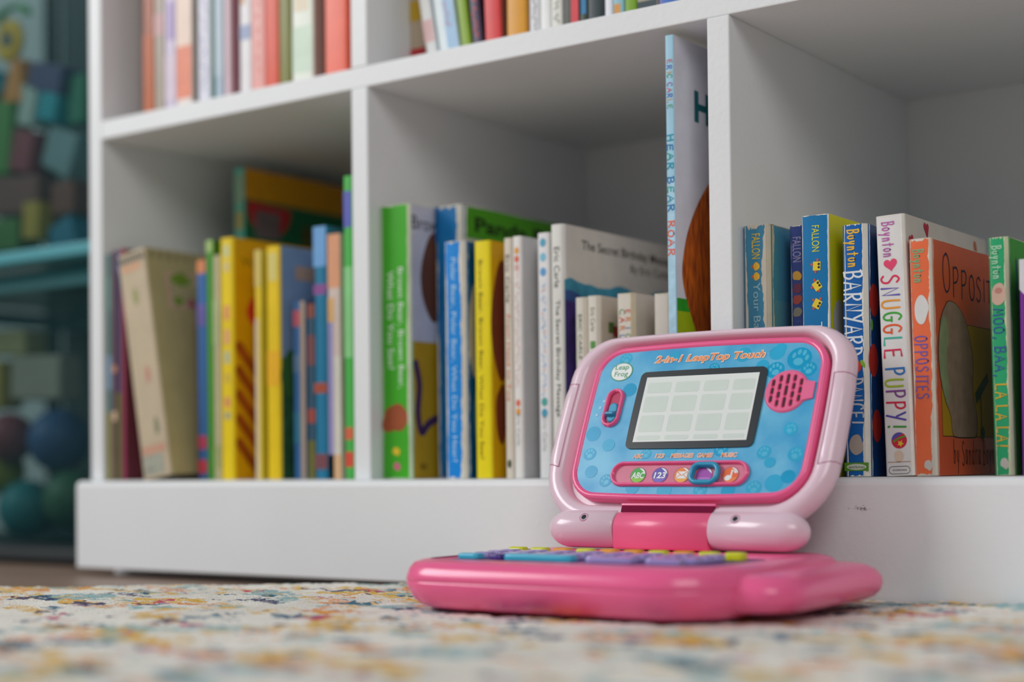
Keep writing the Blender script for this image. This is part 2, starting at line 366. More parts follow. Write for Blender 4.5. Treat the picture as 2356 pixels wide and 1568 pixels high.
def a_snug(mb,frs,frc,T,HH,Dp):
    hand(mb,frs,'Boynton',HH*.025,-T*.26,.0002,T*.40,HH*.14/7,.0007,[mat('#c06ab4',.4)],random.Random(3))
    heart(mb,frs,HH*.19,-T*.02,T*.25,.0002,mat('#ec4a74',.5),math.pi/2+.1)
    c1=[mat(c,.4) for c in ('#e8335c','#6a5fbe','#f2a23a','#3fae3a','#ee6430','#46bfa8','#de3358')]
    hand(mb,frs,'SNUGGLE',HH*.23,-T*.36,.0002,T*.62,HH*.33/7,.00115,c1,random.Random(8))
    c2=[mat(c,.4) for c in ('#3579c4','#a8c22c','#8a4f96','#d93350','#5c50ae','#46a23c')]
    hand(mb,frs,'PUPPY!',HH*.585,-T*.34,.0002,T*.62,HH*.24/5.6,.00115,c2,random.Random(2))
    x=HH*.865; y=T*.03; rr=T*.27
    mb.ell(frs,x,y,rr,rr,.0002,mat('#cf2f45',.4)); 
    pts=[(x+rr*math.cos(a),y+rr*math.sin(a)) for a in [R(150+i*12) for i in range(11)]]; mb.poly(frs,pts,.00022,mat('#5b58b0',.4))
    mb.stroke(frs,[(x-rr*.5,y+rr*.75),(x-rr*.3,y-.0),(x+.0005,y-rr*.7)],.0009,.00024,mat('#4aa63e',.4))
    st=[]
    for i in range(10):
        a=R(i*36+8); q=rr*(.48 if i%2==0 else .2); st.append((x+rr*.38+q*math.cos(a),y+rr*.15+q*math.sin(a)))
    mb.poly(frs,st,.00026,mat('#f2c53c',.4))
    fw=frw(T,HH)
    mb.rect(fw,-T*.40,HH*.052,T*.4,HH*.0545,.0002,mat('#c58a68',.5))
    blob(mb,fw,0,HH*.075,.0028,.0038,.0002,mat('#e4cdb8',.5),4,.1)
    put_text(mb,fw,'WORKMAN',0,HH*.022,.0002,mat('#3b3633',.5),width=T*.5)
    pts=[]
    for i in range(32):
        a=2*math.pi*i/32; pts.append(((T*.24 if math.cos(a)>0 else -T*.24)+.0022*math.cos(a),HH*.022+.0022*math.sin(a)))
    mb.stroke(fw,pts+[pts[0]],.0003,.0002,mat('#3b3633',.5))
    heart(mb,frc,.036,HH*.968,.0046,.0002,mat('#b3243c',.4),.0)
    mb.poly(frc,[(.0318,HH*.972),(.0402,HH*.972),(.0375,HH*.925)],.00021,mat('#b3243c',.4))
    heart(mb,frc,.0105,HH*.905,.004,.0002,mat('#b3243c',.4),.3)
    mb.stroke(frc,[(.123,HH*.965),(.125,HH*.93)],.005,.0002,mat('#b8622e',.4))
    mb.poly(frc,[(.008,HH*.58),(.013,HH*.62),(.014,HH*.54)],.0002,mat('#3d3370',.4))
book('board_book',.6940,.012,.0178,.1556,.145,'#e9e8e6','#d5cec6',pages='#ded5c6',lean=1.6,label='white board book with rainbow hand lettering SNUGGLE PUPPY and a red heart, leaning slightly',group=GRt,art=a_snug,wear=.0009,wearcol='#efece4',r=.0022,seed=7,rough=.3,coat=.25)
def a_opp(mb,frs,frc,T,HH,Dp):
    hand(mb,frs,'Boynton',HH*.045,-T*.28,.0002,T*.44,HH*.145/7,.0007,[mat('#7fb88a',.5)],random.Random(3))
    blob(mb,frs,HH*.30,T*.0,.0085,.0042,.0002,mat('#e2e2e0',.5),9,.08)
    hand(mb,frs,'OPPOSITES',HH*.41,-T*.3,.0002,T*.52,HH*.28/8.8,.0008,[mat('#7a62b0',.4)],random.Random(4))
    blob(mb,frs,HH*.955,T*.12,.0030,.0024,.0002,mat('#d6d0c8',.5),2,.15)
    ink=mat('#2b2a4e',.5)
    x=.0165; rg=random.Random(4)
    for i,(c,cw,y0,ch) in enumerate((('O',.017,.785,.165),('P',.0145,.775,.125),('P',.0145,.775,.12),('O',.013,.775,.11),('S',.012,.775,.11),('I',.008,.78,.1),('T',.012,.78,.1),('E',.012,.78,.1),('S',.012,.78,.1))):
        for smx,pts in HG[c]:
            q=catmull(pts) if smx else pts
            mb.stroke(frc,[(x+a/4*cw*.82,HH*y0+b/6*HH*ch) for a,b in q],.0011,.0002,ink)
        x+=cw
    mb.rect(frc,.010,HH*.165,Dp-.006,HH*.66,.00012,mat('#3b2a24',.5)); mb.rect(frc,.0104,HH*.168,Dp-.0064,HH*.657,.00015,mat('#b8901c',.5))
    g1=mat('#9c8270',.6,.14,scale=120); g2=mat('#8f9a72',.6,.12,scale=120)
    body=[(.020,.72),(.026,.745),(.038,.74),(.050,.70),(.060,.62),(.066,.50),(.064,.38),(.070,.26),(.068,.175),(.058,.165),(.034,.165),(.027,.18),(.024,.26),(.016,.32),(.009,.42),(.007,.52),(.010,.62),(.014,.68)]
    q=catmull(body+[body[0]],5); q=[(a,b*HH) for a,b in q]
    mb.poly(frc,[(.0375+(a-.0375)*1.03,.07+(b-.07)*1.012) for a,b in q],.00018,mat('#2c2722',.5)); mb.poly(frc,q,.00022,g1)
    l=[(.016,.68),(.022,.66),(.024,.58),(.020,.50),(.022,.40),(.021,.30),(.013,.36),(.008,.45),(.008,.55),(.011,.63)]
    mb.poly(frc,[(a,b*HH) for a,b in catmull(l+[l[0]],4)],.00026,g2)
    mb.poly(frc,[(.068,.36*HH),(.092,.46*HH),(.094,.42*HH),(.07,.31*HH)],.00026,mat('#29503c',.5)); mb.stroke(frc,[(.078,HH*.36),(.079,HH*.19)],.0016,.00026,mat('#29503c',.5))
    mb.ell(frc,.080,HH*.185,.004,.004,.00027,mat('#29503c',.5))
    hand(mb,frc,'by Sandra Boynton',.027,HH*.045,.0002,HH*.105,.0058,.0007,[mat('#3a2522',.5)],random.Random(6))
book('board_book',.7112,.014,.0140,.1402,.145,'#f2754a','#e0603a',label='orange board book with OPPOSITES and a large grey shape on its cover',group=GRt,art=a_opp,wear=.0021,wearcol='#ddd8ca',lean=.8,r=.002,seed=8,rough=.36,coat=.15)
def a_moo(mb,frs,frc,T,HH,Dp):
    hand(mb,frs,'Boynton',HH*.035,-T*.25,.0002,T*.42,HH*.145/7,.0008,[mat('#a8dcb8',.5)],random.Random(3))
    blob(mb,frs,HH*.24,0,.0065,.0042,.0002,mat('#d9b8a4',.5),12,.08); mb.ell(frs,HH*.225,0,.0018,.0022,.00024,mat('#c98c80',.5))
    hand(mb,frs,'MOO, BAA,',HH*.30,-T*.28,.0002,T*.5,HH*.3/7.9,.0008,[mat('#3d62a0',.4)],random.Random(4))
    hand(mb,frs,'LA LA LA!',HH*.615,-T*.30,.0002,T*.55,HH*.29/8.2,.0009,[mat('#e8b93a',.4)],random.Random(5))
    blob(mb,frs,HH*.95,T*.05,.0032,.0024,.0002,mat('#cfcac0',.5),2,.15)
    hand(mb,frc,'MOO',.012,HH*.74,.0002,HH*.18,.014,.0012,[mat('#2b4c80',.4)],random.Random(4))
book('board_book',.7531,.03,.0119,.1389,.145,'#2fae74','#3f9f38',label='green board book lettered MOO BAA LA LA LA in blue and yellow',group=GRt,art=a_moo,wear=.0016,wearcol='#d6dcb8',lean=.8,r=.003,seed=9)
def a_purp(mb,frs,frc,T,HH,Dp):
    mb.poly(frs,[(0,-T*.49),(0,T*.49)]+[(HH*(.12+.055*math.sin(math.pi*k/12)+.02*k/12),T*(.49-.98*k/12)) for k in range(13)],.0001,mat('#e4e2e8',.4)); mb.ell(frs,HH*.08,0,.006,.005,.0002,mat('#d8382c',.4)); mb.ell(frs,HH*.08,0,.0035,.003,.00025,mat('#e4e2e8',.4))
book('board_book',.7727,.02,.0166,.1236,.13,'#7c2f9c','#6a2888',label='purple board book with a white top and red ring, at the right edge',group=GRt,art=a_purp,r=.0015,seed=10)
# ---- middle compartment
GM='picture books in the lower middle compartment'
def bk(*a,**k): return book('picture_book',*a,**k)
def a_c1(mb,frs,frc,T,HH,Dp):
    put_text(mb,frs,'Brown Bear, Brown Bear,',HH*.45,T*.18,.0002,mat('#e8f6e4',.4),height=T*.2,width=HH*.44)
    put_text(mb,frs,'What Do You See?',HH*.42,-T*.15,.0002,mat('#e8f6e4',.4),height=T*.2,width=HH*.36)
    blob(mb,frs,HH*.78,-T*.03,.011,.0115,.0002,mat('#a0502a',.5),5,.2)
    blob(mb,frs,HH*.90,T*.0,.003,.0035,.0002,mat('#e8c72c',.5),2); blob(mb,frs,HH*.955,T*.02,.003,.003,.0002,mat('#d96a8a',.5),2)
    mb.rect(frc,.002,HH*.5,Dp,HH,.00006,mat('#cfd0de',.4)); put_text(mb,frc,'Brown',.022,HH*.935,.0002,mat('#262224',.5),height=HH*.05)
    blob(mb,frc,.030,HH*.74,.016,.035,.0002,mat('#6e4434',.5),3,.1)
    mb.stroke(frc,catmull([(.006,HH*.42),(.010,HH*.34),(.008,HH*.24),(.012,HH*.17),(.02,HH*.2),(.03,HH*.22)]),.006,.0002,mat('#4b2f5c',.5))
    put_text(mb,frc,'Bill',.014,HH*.045,.0002,mat('#4a3a14',.5),height=HH*.022)
bk(.3004,.012,.0284,.2027,.16,'#43b022','#c79d18',label='thick lime green picture book with two lines of white lettering, first in the middle compartment',group=GM,art=a_c1,wear=.0012,wearcol='#dfeacb',r=.003,seed=20)
def a_c2(mb,frs,frc,T,HH,Dp):
    mb.rect(frs,0,-T*.46,HH*.13,-T*.3,.0001,mat('#0b5f9e',.4)); put_text(mb,frs,'Panda Bear, Panda Bear',HH*.5,-T*.05,.0002,mat('#7fb3d6',.4),height=T*.2,width=HH*.5)
    put_text(mb,frc,'Panda Bear',.082,HH*.935,.0002,mat('#15170f',.5),width=.13,height=HH*.055,off=.02)
    mb.rect(frc,.003,0,Dp,HH*.88,.00006,mat('#b9bcae',.4))
bk(.3300,.04,.0255,.2030,.155,'#0a76b8','#4c9a1e',label='tall blue picture book with a green cover rising behind the shorter light blue one',group=GM,art=a_c2,wear=.0035,wearcol='#dedccf',r=.004,seed=21)
def a_c3(mb,frs,frc,T,HH,Dp):
    put_text(mb,frs,'Polar Bear, Polar Bear, What Do You Hear?',HH*.5,-T*.02,.0002,mat('#bfe4fb',.4),height=T*.26,width=HH*.86)
    blob(mb,frc,.012,HH*.62,.007,.035,.0002,mat('#b8b9a4',.5),3,.1); blob(mb,frc,.02,HH*.25,.01,.03,.0002,mat('#7fae9e',.5),6,.1)
bk(.3632,.008,.0190,.1700,.14,'#048ae0','#085a8c',label='short bright blue picture book with white lettering and rubbed white corners',group=GM,art=a_c3,wear=.0024,wearcol='#e9e6da',r=.004,seed=22)
def a_c4(mb,frs,frc,T,HH,Dp):
    put_text(mb,frs,'Brown Bear, Brown Bear, What Do You See?',HH*.5,-T*.12,.0002,mat('#7a6c12',.4),height=T*.28,width=HH*.84)
    blob(mb,frc,.014,HH*.66,.012,.045,.0002,mat('#7a3a22',.5),3,.12); blob(mb,frc,.012,HH*.27,.007,.02,.0002,mat('#7a3a22',.5),6,.12)
bk(.3882,.012,.0140,.1687,.14,'#f0dc12','#dca90e',label='bright yellow picture book with a brown shape on its golden cover',group=GM,art=a_c4,r=.0018,seed=23)
def a_c5(mb,frs,frc,T,HH,Dp):
    put_text(mb,frs,'Eric Carle',HH*.17,0,.0002,mat('#3a3630',.5),height=T*.42,width=HH*.2); put_text(mb,frs,'From Head to Toe',HH*.5,0,.0002,mat('#e0785a',.5),height=T*.42,width=HH*.36); mb.ell(frs,HH*.94,0,.003,.0016,.0002,mat('#3a4a30',.5))
bk(.4143,.012,.0067,.1686,.14,'#ded6c6','#d6d0c6',label='slim cream book with black and orange lettering, right of the yellow book',group=GM,art=a_c5,seed=24)
def a_c6(mb,frs,frc,T,HH,Dp):
    rg=random.Random(4); cs=['#e8a03a','#e26a4a','#d9a8a0','#e0b8b0','#e8c0a0','#d98a7a']
    squiggle(mb,frs,HH*.15,HH*.62,0,T*.42,[mat(c,.5) for c in ('#e2a894','#e8b8a8','#d9a0a0')])
    for i in range(3): mb.ell(frs,HH*(.06+.035*i),0,.0025,.0018,.0002,mat(cs[i],.5))
    for i in range(2): mb.ell(frs,HH*(.69+.035*i),0,.0025,.0018,.0002,mat(cs[1-i],.5))
    put_text(mb,frs,'Eric Carle',HH*.8,0,.0002,mat('#9fb2b2',.5),height=T*.36,width=HH*.13)
bk(.4219,.012,.0074,.1691,.14,'#eceae6','#cfcfd0',label='slim white book with pale pink lettering and orange dots',group=GM,art=a_c6,seed=25)
def a_c7(mb,frs,frc,T,HH,Dp):
    squiggle(mb,frs,HH*.21,HH*.66,0,T*.4,[mat(c,.5) for c in ('#7fb2dc','#e0b0a8','#9cc4e4','#b8cce0')])
    for i,c in enumerate(('#5aa9c8','#7fc2dc','#5f9fd4')): mb.ell(frs,HH*(.04+.06*i),0,.003,.0025,.0002,mat(c,.5))
    for i,c in enumerate(('#4fa8a0','#4aa0c0')): mb.ell(frs,HH*(.69+.045*i),0,.003,.0025,.0002,mat(c,.5))
    put_text(mb,frs,'Eric Carle',HH*.82,0,.0002,mat('#b8c0b8',.5),height=T*.36,width=HH*.14)
bk(.4404,.016,.0095,.1701,.14,'#e8e9ea','#d8d8d6',label='white book with pale blue lettering and small blue dots on its spine',group=GM,art=a_c7,seed=26)
def a_c8(mb,frs,frc,T,HH,Dp):
    ink=mat('#4a5048',.5)
    put_text(mb,frs,'Eric Carle',HH*.17,0,.0002,ink,height=T*.4,width=HH*.16); put_text(mb,frs,'The Secret Birthday Message',HH*.53,0,.0002,ink,height=T*.4,width=HH*.46)
    put_text(mb,frs,'H',HH*.965,0,.0002,ink,height=T*.4)
    put_text(mb,frc,'The Secret Birthday Message',.088,HH*.925,.0002,mat('#55534c',.5),width=.130,height=HH*.05,off=.01); put_text(mb,frc,'By Eric Carle',.116,HH*.865,.0002,mat('#55534c',.5),width=.056,height=HH*.045)
    rg=random.Random(2)
    mb.rect(frc,.001,0,Dp,HH*.36,.00010,mat('#3f2f66',.5,.3,scale=40))
    top=[(i*Dp/24,HH*(.775+.012*math.sin(i*.9)+rg.uniform(-.008,.008))) for i in range(25)]; top[0]=(.001,HH*.78)
    mb.poly(frc,[(.001,HH*.5)]+[(Dp,HH*.5)]+top[::-1],.00014,mat('#3f93ad',.5,.3,scale=50))
    top2=[(a,b-HH*.05+rg.uniform(-.002,.002)) for a,b in top]
    mb.poly(frc,[(.001,HH*.3),(Dp,HH*.3)]+top2[::-1],.00018,mat('#3a5c9c',.5,.35,scale=50))
    mb.poly(frc,[(.001,HH*.01),(Dp,HH*.01),(Dp,HH*.64),(.001,HH*.70)],.00022,mat('#47377c',.5,.35,scale=50))
bk(.4524,.014,.0111,.1745,.205,'#e6e6e0','#d3cdc2',label='white picture book titled The Secret Birthday Message with blue and purple hills on its cover',group=GM,art=a_c8,r=.003,seed=27)
def a_c9(mb,frs,frc,T,HH,Dp):
    put_text(mb,frs,'ERIC CARLE',HH*.22,0,.0002,mat('#5f6f60',.5),height=T*.3,width=HH*.25); put_text(mb,frs,'1, 2, 3 TO THE ZOO',HH*.66,0,.0002,mat('#6f8a78',.5),height=T*.42,width=HH*.5)
bk(.4733,.012,.0091,.1225,.12,'#dedbce','#d2ccbe',label='small cream board book with thin green capitals, left of the small book with coloured letters',group=GM,art=a_c9,r=.003,wear=.0008,seed=28)
def a_c10(mb,frs,frc,T,HH,Dp):
    put_text(mb,frs,'Eric Carle',HH*.13,0,.0002,mat('#9a978a',.5),height=T*.34,width=HH*.13)
    for i,c in enumerate(('#5a9a4a','#c8604a','#d97a4a','#7aa6c8','#5a9a4a','#6a5a4a','#4f9a3c','#e0663a')):
        mb.rect(frs,HH*(.25+.068*i),-T*.2,HH*(.29+.068*i),T*.2,.0002,mat(c,.5))
    for x,y,c in ((.012,.86,'#5a7a3a'),(.018,.84,'#a83a3a'),(.014,.7,'#57503f')): mb.rect(frc,x,HH*(y-.06),x+.007,HH*y,.0002,mat(c,.5))
bk(.4831,.012,.0098,.1229,.12,'#e4e0d4','#cfc4b4',label='small off-white board book with a column of brightly coloured letters on its spine',group=GM,art=a_c10,r=.003,wear=.0008,seed=29)
def a_c11(mb,frs,frc,T,HH,Dp):
    fw=frw(T,HH)
    for row,(wd,cs) in enumerate((('ERIC',('#d8483c','#e07a3a','#3f7ac0','#4a9a5a')),('CARLE',('#4a9a5a','#d8483c','#e07a3a','#3f7ac0','#c04a6a')))):
        for i,ch in enumerate(wd): put_text(mb,frs,ch,HH*(.10+.045*i),T*(.18-.33*row),.0002,mat(cs[i],.5),height=T*.30)
    put_text(mb,frs,'THE VERY BUSY',HH*.62,0,.0002,mat('#6a6658',.5),height=T*.32,width=HH*.5)
bk(.5054,.014,.0135,.1230,.12,'#e0dace','#cbc2b6',label='small off-white board book with two rows of coloured capitals at the top of its spine',group=GM,art=a_c11,r=.003,wear=.0012,wearcol='#d6c9a8',seed=30)
def a_c12(mb,frs,frc,T,HH,Dp): put_text(mb,frs,'Do You Want to Be My Friend?',HH*.58,T*.1,.0002,mat('#56564e',.5),height=T*.32,width=HH*.62)
bk(.5328,.016,.0135,.1211,.12,'#dad4c8','#cfc9bd',label='small cream board book with grey lettering, touching the very tall book',group=GM,art=a_c12,r=.003,wear=.001,wearcol='#c9bd9c',seed=31)
def a_c13(mb,frs,frc,T,HH,Dp):
    sk=mat('#9fd0ea',.4)
    mb.rect(frs,HH*.32,-T*.45,HH,T*.45,.00008,mat('#b5dcf0',.4,.12,scale=160))
    rg=random.Random(5); cs=[mat(c,.4) for c in ('#d85a6a','#5a7ac8','#e0a04a','#5aa86a','#a86ab0')]
    hand(mb,frs,'ERIC CARLE',HH*.055,-T*.3,.0002,T*.6,HH*.0125,.0006,cs,random.Random(2))
    hand(mb,frs,'HEAR BEAR',HH*.225,-T*.38,.0002,T*.74,HH*.021,.00085,[mat('#1f9cb4',.4),mat('#1f7cb8',.4),mat('#2aa89a',.4)],random.Random(2))
    hand(mb,frs,'ROAR',HH*.42,-T*.38,.0002,T*.74,HH*.021,.00085,[mat('#ee6a48',.4)],random.Random(2))
    put_text(mb,frc,'H',.0375,HH*.855,.0002,mat('#14666e',.4),height=HH*.073,width=.021,off=.04)
    pts=[(.044,.68),(.030,.63),(.0166,.564),(.0098,.502),(.0083,.452),(.0148,.394),(.0248,.337),(.035,.27),(.06,.2),(.09,.3),(.09,.6),(.065,.70)]
    q=catmull(pts+[pts[0]],5); mb.poly(frc,[(a,b*HH) for a,b in q],.00025,FUR)
    mb.rect(frc,.001,0,Dp,HH*.38,.0001,mat('#a9bf1a',.4,.1)); mb.rect(frc,.001,HH*.376,Dp,HH*.405,.00015,mat('#2f9e2c',.4,.15,scale=90))
FUR=bpy.data.materials.new('painted_fur'); FUR.use_nodes=True
def fur():
    nt=FUR.node_tree;b=nt.nodes['Principled BSDF'];tc=nt.nodes.new('ShaderNodeTexCoord');mp=nt.nodes.new('ShaderNodeMapping')
    mp.inputs['Scale'].default_value=(1,9,1.2); mp.inputs['Rotation'].default_value=(R(-12),0,0); n=nt.nodes.new('ShaderNodeTexNoise'); n.inputs['Scale'].default_value=60; n.inputs['Detail'].default_value=5
    cr=nt.nodes.new('ShaderNodeValToRGB'); cr.color_ramp.elements[0].color=hexc('#84361a'); cr.color_ramp.elements[0].position=.35; cr.color_ramp.elements[1].color=hexc('#e0731f'); cr.color_ramp.elements[1].position=.68
    nt.links.new(tc.outputs['Object'],mp.inputs[0]);nt.links.new(mp.outputs[0],n.inputs['Vector']);nt.links.new(n.outputs['Fac'],cr.inputs[0]);nt.links.new(cr.outputs[0],b.inputs['Base Color']); b.inputs['Roughness'].default_value=.35
fur()
bk(.5518,.003,.0060,.2862,.22,'#a9d8ee','#dcdce6',label='very tall thin pale blue book with an orange-brown shape on its cover',group=GM,art=a_c13,r=.0008,seed=32,rough=.3)
# ---- left compartment
GL='picture books in the lower left compartment'
def L(X,Y,T,HH,sp,cv,lab,art=None,Dp=.10,lean=0,**k): return bk(X,Y,T,HH,Dp,sp,cv,lean=lean,label=lab,group=GL,art=art,**k)
L(.0006,.003,.0080,.193,'#5d7f7c','#6a7a50','mottled teal and olive thin book standing against the left side panel',bands([(.1,.25,'#6b8f8a'),(.45,.6,'#7d9ab0'),(.7,1,'#8f8a58')]))
L(.0088,.003,.0052,.195,'#6e3a50','#5d3346','thin maroon book between the mottled teal and the dark blue books',bands([(.5,.53,'#d08a60'),(.7,.74,'#d9b0a0')]))
L(.0143,.003,.0052,.1945,'#3c4f6e','#32405a','thin dark blue book with an olive foot, left of the plum one',bands([(0,.1,'#3a5a84'),(.62,1,'#5f6f2c')]))
L(.0198,.003,.0040,.196,'#a84864','#6b3044','thin plum red book behind the leaning cream book',bands([(.0,.06,'#a02f3c')]))
def a_spiral(mb,frs,frc,T,HH,Dp):
    for i in range(9):
        mb.ell(frs,.006,-T*.42+T*.105*i,.0042,.0011,.0002,mat('#5c5a50',.5),.3)
    mb.rect(frs,HH*.055,-T*.4,HH*.085,T*.3,.00015,mat('#d8a884',.5)); mb.rect(frs,HH*.86,-T*.42,HH*.895,T*.42,.0002,mat('#d0a088',.5)); mb.rect(frs,HH*.9,-T*.42,HH*.985,T*.3,.0002,mat('#a8ab9c',.5,.3,scale=200))
    for a,b,c in ((.2,0,'#9aa060'),(.55,.1,'#c89080'),(.78,.2,'#8a8c70')): blob(mb,frs,HH*a,T*b,.007,.003,.00015,mat(c,.5),3)
    for i in range(9):
        mb.ell(frc,.008+i*.009,HH*.97,.0012,.004,.0002,mat('#5c5a50',.5))
    mb.rect(frc,.020,HH*.74,.056,HH*.90,.0002,mat('#d0a898',.5)); mb.rect(frc,.023,HH*.75,.053,HH*.89,.00025,mat('#b4ac80',.5,.2,scale=150)); blob(mb,frc,.036,HH*.87,.010,.006,.0003,mat('#7a9a34',.5),3); squiggle(mb,frc,.026,.05,HH*.82,HH*.04,[mat('#5a5f4a',.5)]); blob(mb,frc,.031,HH*.77,.005,.004,.0003,mat('#7a9a34',.5),4); blob(mb,frc,.045,HH*.765,.005,.004,.0003,mat('#b06a70',.5),5)
    mb.ell(frc,.058,HH*.62,.007,.007,.0002,mat('#a8504c',.5)); pts=[(.060+.016*math.cos(a),HH*.36+.022*math.sin(a)) for a in [i*math.pi/10 for i in range(4,17)]]
    mb.stroke(frc,pts,.004,.0002,mat('#8a4844',.5)); mb.ell(frc,.070,HH*.24,.014,.016,.0002,mat('#7a2c2c',.5))
L(.0650,-.0120,.0330,.1890,'#cbbba0','#b6aa7c','wide cream spiral-topped book leaning to the left with red cherry shapes',a_spiral,Dp=.105,lean=9.5,pages='#d6ccb4')
L(.1031,.012,.0108,.1797,'#3f6fae','#2f4f86','blue book with red dots near its foot, right of the leaning cream book',bands([(0,.06,'#d98a5a'),(.2,.3,'#6a62a8'),(.80,.86,'#c8486a'),(.91,.97,'#d8485a')]))
L(.1142,.012,.0078,.1951,'#4f9a30','#3c7a28','slim grass green book, right of the blue book with red dots',bands([(0,.05,'#a8c878')]))
L(.1222,.012,.0074,.1822,'#c4bd98','#b0a888','slim pale khaki book between the green one and the thick yellow one',bands([(.2,.4,'#b8c090'),(.85,.95,'#a8b07a')]))
def a_gold(mb,frs,frc,T,HH,Dp):
    for a,b,c in ((.03,.08,'#c8d0a0'),(.1,.14,'#d8c890'),(.28,.34,'#e89a6a'),(.38,.44,'#e8a87a'),(.47,.52,'#b8c0a0'),(.56,.6,'#d8b84a'),(.66,.7,'#e0906a'),(.72,.75,'#a8a890')): mb.rect(frs,HH*a,-T*.2,HH*b,T*.2,.0002,mat(c,.5))
    squiggle(mb,frc,.010,.05,HH*.9,HH*.045,[mat('#7a7010',.5)]); blob(mb,frc,.024,HH*.70,.008,.012,.0002,mat('#d8402a',.5),3)
    for a in range(5): mb.stroke(frc,[(.006,HH*max(.04,.55-.1*a)),(.024,HH*max(.04,.45-.1*a)),(.06,HH*max(.04,.36-.1*a))],.009,.0002,mat('#a85418',.5,.2,scale=100))
L(.1307,.012,.0145,.1952,'#f0d21a','#e0a80e','thick yellow book with a column of faint orange lettering and a golden cover',a_gold,Dp=.15,r=.002)
def a_pale(mb,frs,frc,T,HH,Dp): mb.rect(frs,HH*.3,-T*.46,HH,T*.1,.0001,mat('#d8c8a4',.5)); mb.rect(frs,HH*.0,-T*.46,HH*.16,T*.46,.0001,mat('#d6c26a',.5))
L(.1674,.014,.0072,.1826,'#e8cc30','#d8b820','slim pale yellow book with a cream lower half, left of the second bright yellow book',a_pale,Dp=.12)
def a_dog(mb,frs,frc,T,HH,Dp):
    mb.rect(frs,HH*.03,-T*.3,HH*.15,T*.3,.0001,mat('#d8cc78',.5)); mb.rect(frs,HH*.45,-T*.46,HH*.6,T*.46,.0001,mat('#eeb40e',.5))
    mb.rect(frc,.002,0,Dp,HH*.52,.0001,mat('#2f5a3c',.5,.3,scale=60)); mb.rect(frc,.018,HH*.86,.05,HH*.92,.0002,mat('#b89a8a',.5)); blob(mb,frc,.012,HH*.45,.01,.02,.0002,mat('#3c6a3a',.5),3)
L(.1812,.013,.0145,.1841,'#ecc916','#7f9ac0','bright yellow book whose pale blue cover turns green at the foot',a_dog,Dp=.15,r=.002)
def a_little(mb,frs,frc,T,HH,Dp):
    mb.rect(frs,0,T*.1,HH,T*.46,.0001,mat('#a89480',.5))
    for a,b,c in ((.05,.14,'#b04a5a'),(.3,.4,'#4a6a8a'),(.62,.8,'#1f6a8a')): mb.rect(frs,HH*a,-T*.46,HH*b,T*.1,.00012,mat(c,.5))
L(.2032,.02,.0132,.1394,'#2a5f92','#4a5a70','short blue book with a brown-beige strip down its spine',a_little,Dp=.11)
L(.2182,.02,.0082,.1366,'#34566a','#28465a','short dark slate book with rust and olive patches, left of the tall blue book',bands([(.0,.08,'#8a4a3a'),(.18,.35,'#7a4a4a'),(.6,.68,'#a04a3c'),(.78,1,'#6a6a30')]),Dp=.11)
L(.2288,.016,.0140,.1953,'#1f7aa0','#3a6a90','tall blue book with a light blue top and red patches on its spine',bands([(0,.16,'#6fa6dc'),(.23,.27,'#8a4f92'),(.62,.66,'#a8503c'),(.9,.96,'#7a4a52')]),Dp=.15,r=.004)
L(.2437,.016,.0134,.1880,'#d6c4bc','#d2ccc0','cream and lilac book with orange patches beside the bright green book',bands([(.0,.22,'#e0a07a'),(.26,.36,'#e0b070',-.5,0),(.36,1,'#9a92c4',-.5,-.1),(.5,.9,'#d8d4c8',-.05,.5),(.9,1,'#e0b48a')]),Dp=.14)
L(.2714,.004,.0082,.2279,'#4cb850','#3f9a44','tall bright green book next to the left divider',bands([(.05,.17,'#5a62b8'),(.3,.6,'#8ad08a'),(.83,.87,'#d86a4a'),(.91,.96,'#d8503c')]),Dp=.16)
def a_box(mb,frs,frc,T,HH,Dp):
    for a,b,c in ((.02,.12,'#a8c8a8'),(.14,.2,'#c8b86a'),(.25,.33,'#bcd0b8')): mb.rect(frs,HH*a,-T*.3,HH*b,T*.4,.0001,mat(c,.5))
    mb.rect(frc,.001,HH*.90,Dp,HH,.0002,mat('#f0a818',.5)); mb.rect(frc,.001,0,Dp,HH*.9,.0001,mat('#1f7a50',.5))
    pts=[(.006,HH*.895)]+[(.032+.028*math.cos(a),HH*(.885+.10*math.sin(a))) for a in [math.pi+i*math.pi/12 for i in range(13)]]
    mb.poly(frc,pts,.00025,mat('#e0323c',.5)); mb.rect(frc,.014,HH*.78,.046,HH*.87,.0003,mat('#8a7a80',.5,.3,scale=200))
    mb.rect(frc,.075,HH*.70,.14,HH*.84,.0002,mat('#6a6a2c',.5,.3,scale=120))
L(.0410,.115,.0125,.2780,'#5fd0c0','#1f6a4a','tall teal book with an orange-topped dark green cover, standing far back behind the shorter books',a_box,Dp=.165)
# ---- upper row
ZU=H+t
GU='picture books standing on the upper left shelf'; GV='picture books standing on the upper middle shelf'
def U(X,Y,T,HH,sp,cv,lab,art=None,g=GU,lean=0,Dp=.17,**k): return bk(X,Y,T,HH,Dp,sp,cv,lean=lean,Z=ZU,label=lab,group=g,art=art,**k)
U(.0307,.02,.0136,.24,'#a04c1a','#7a3c1c','orange-brown book, leftmost on the upper left shelf',bands([(.7,1,'#b85a20')]))
U(.0444,.02,.0129,.23,'#a89c8c','#9a8c7c','taupe grey book with specks, second on the upper left shelf',bands([(.3,.4,'#b8a040'),(.62,.7,'#c8a0a0')]))
U(.0574,.02,.0143,.25,'#cfc4da','#c0b4b8','lavender and white mottled book on the upper left shelf',bands([(.0,.3,'#e2d8e4'),(.35,.5,'#8a6fae',-.3,.2),(.62,.75,'#a894c8',-.2,.4),(.8,.95,'#d8c8d8')]))
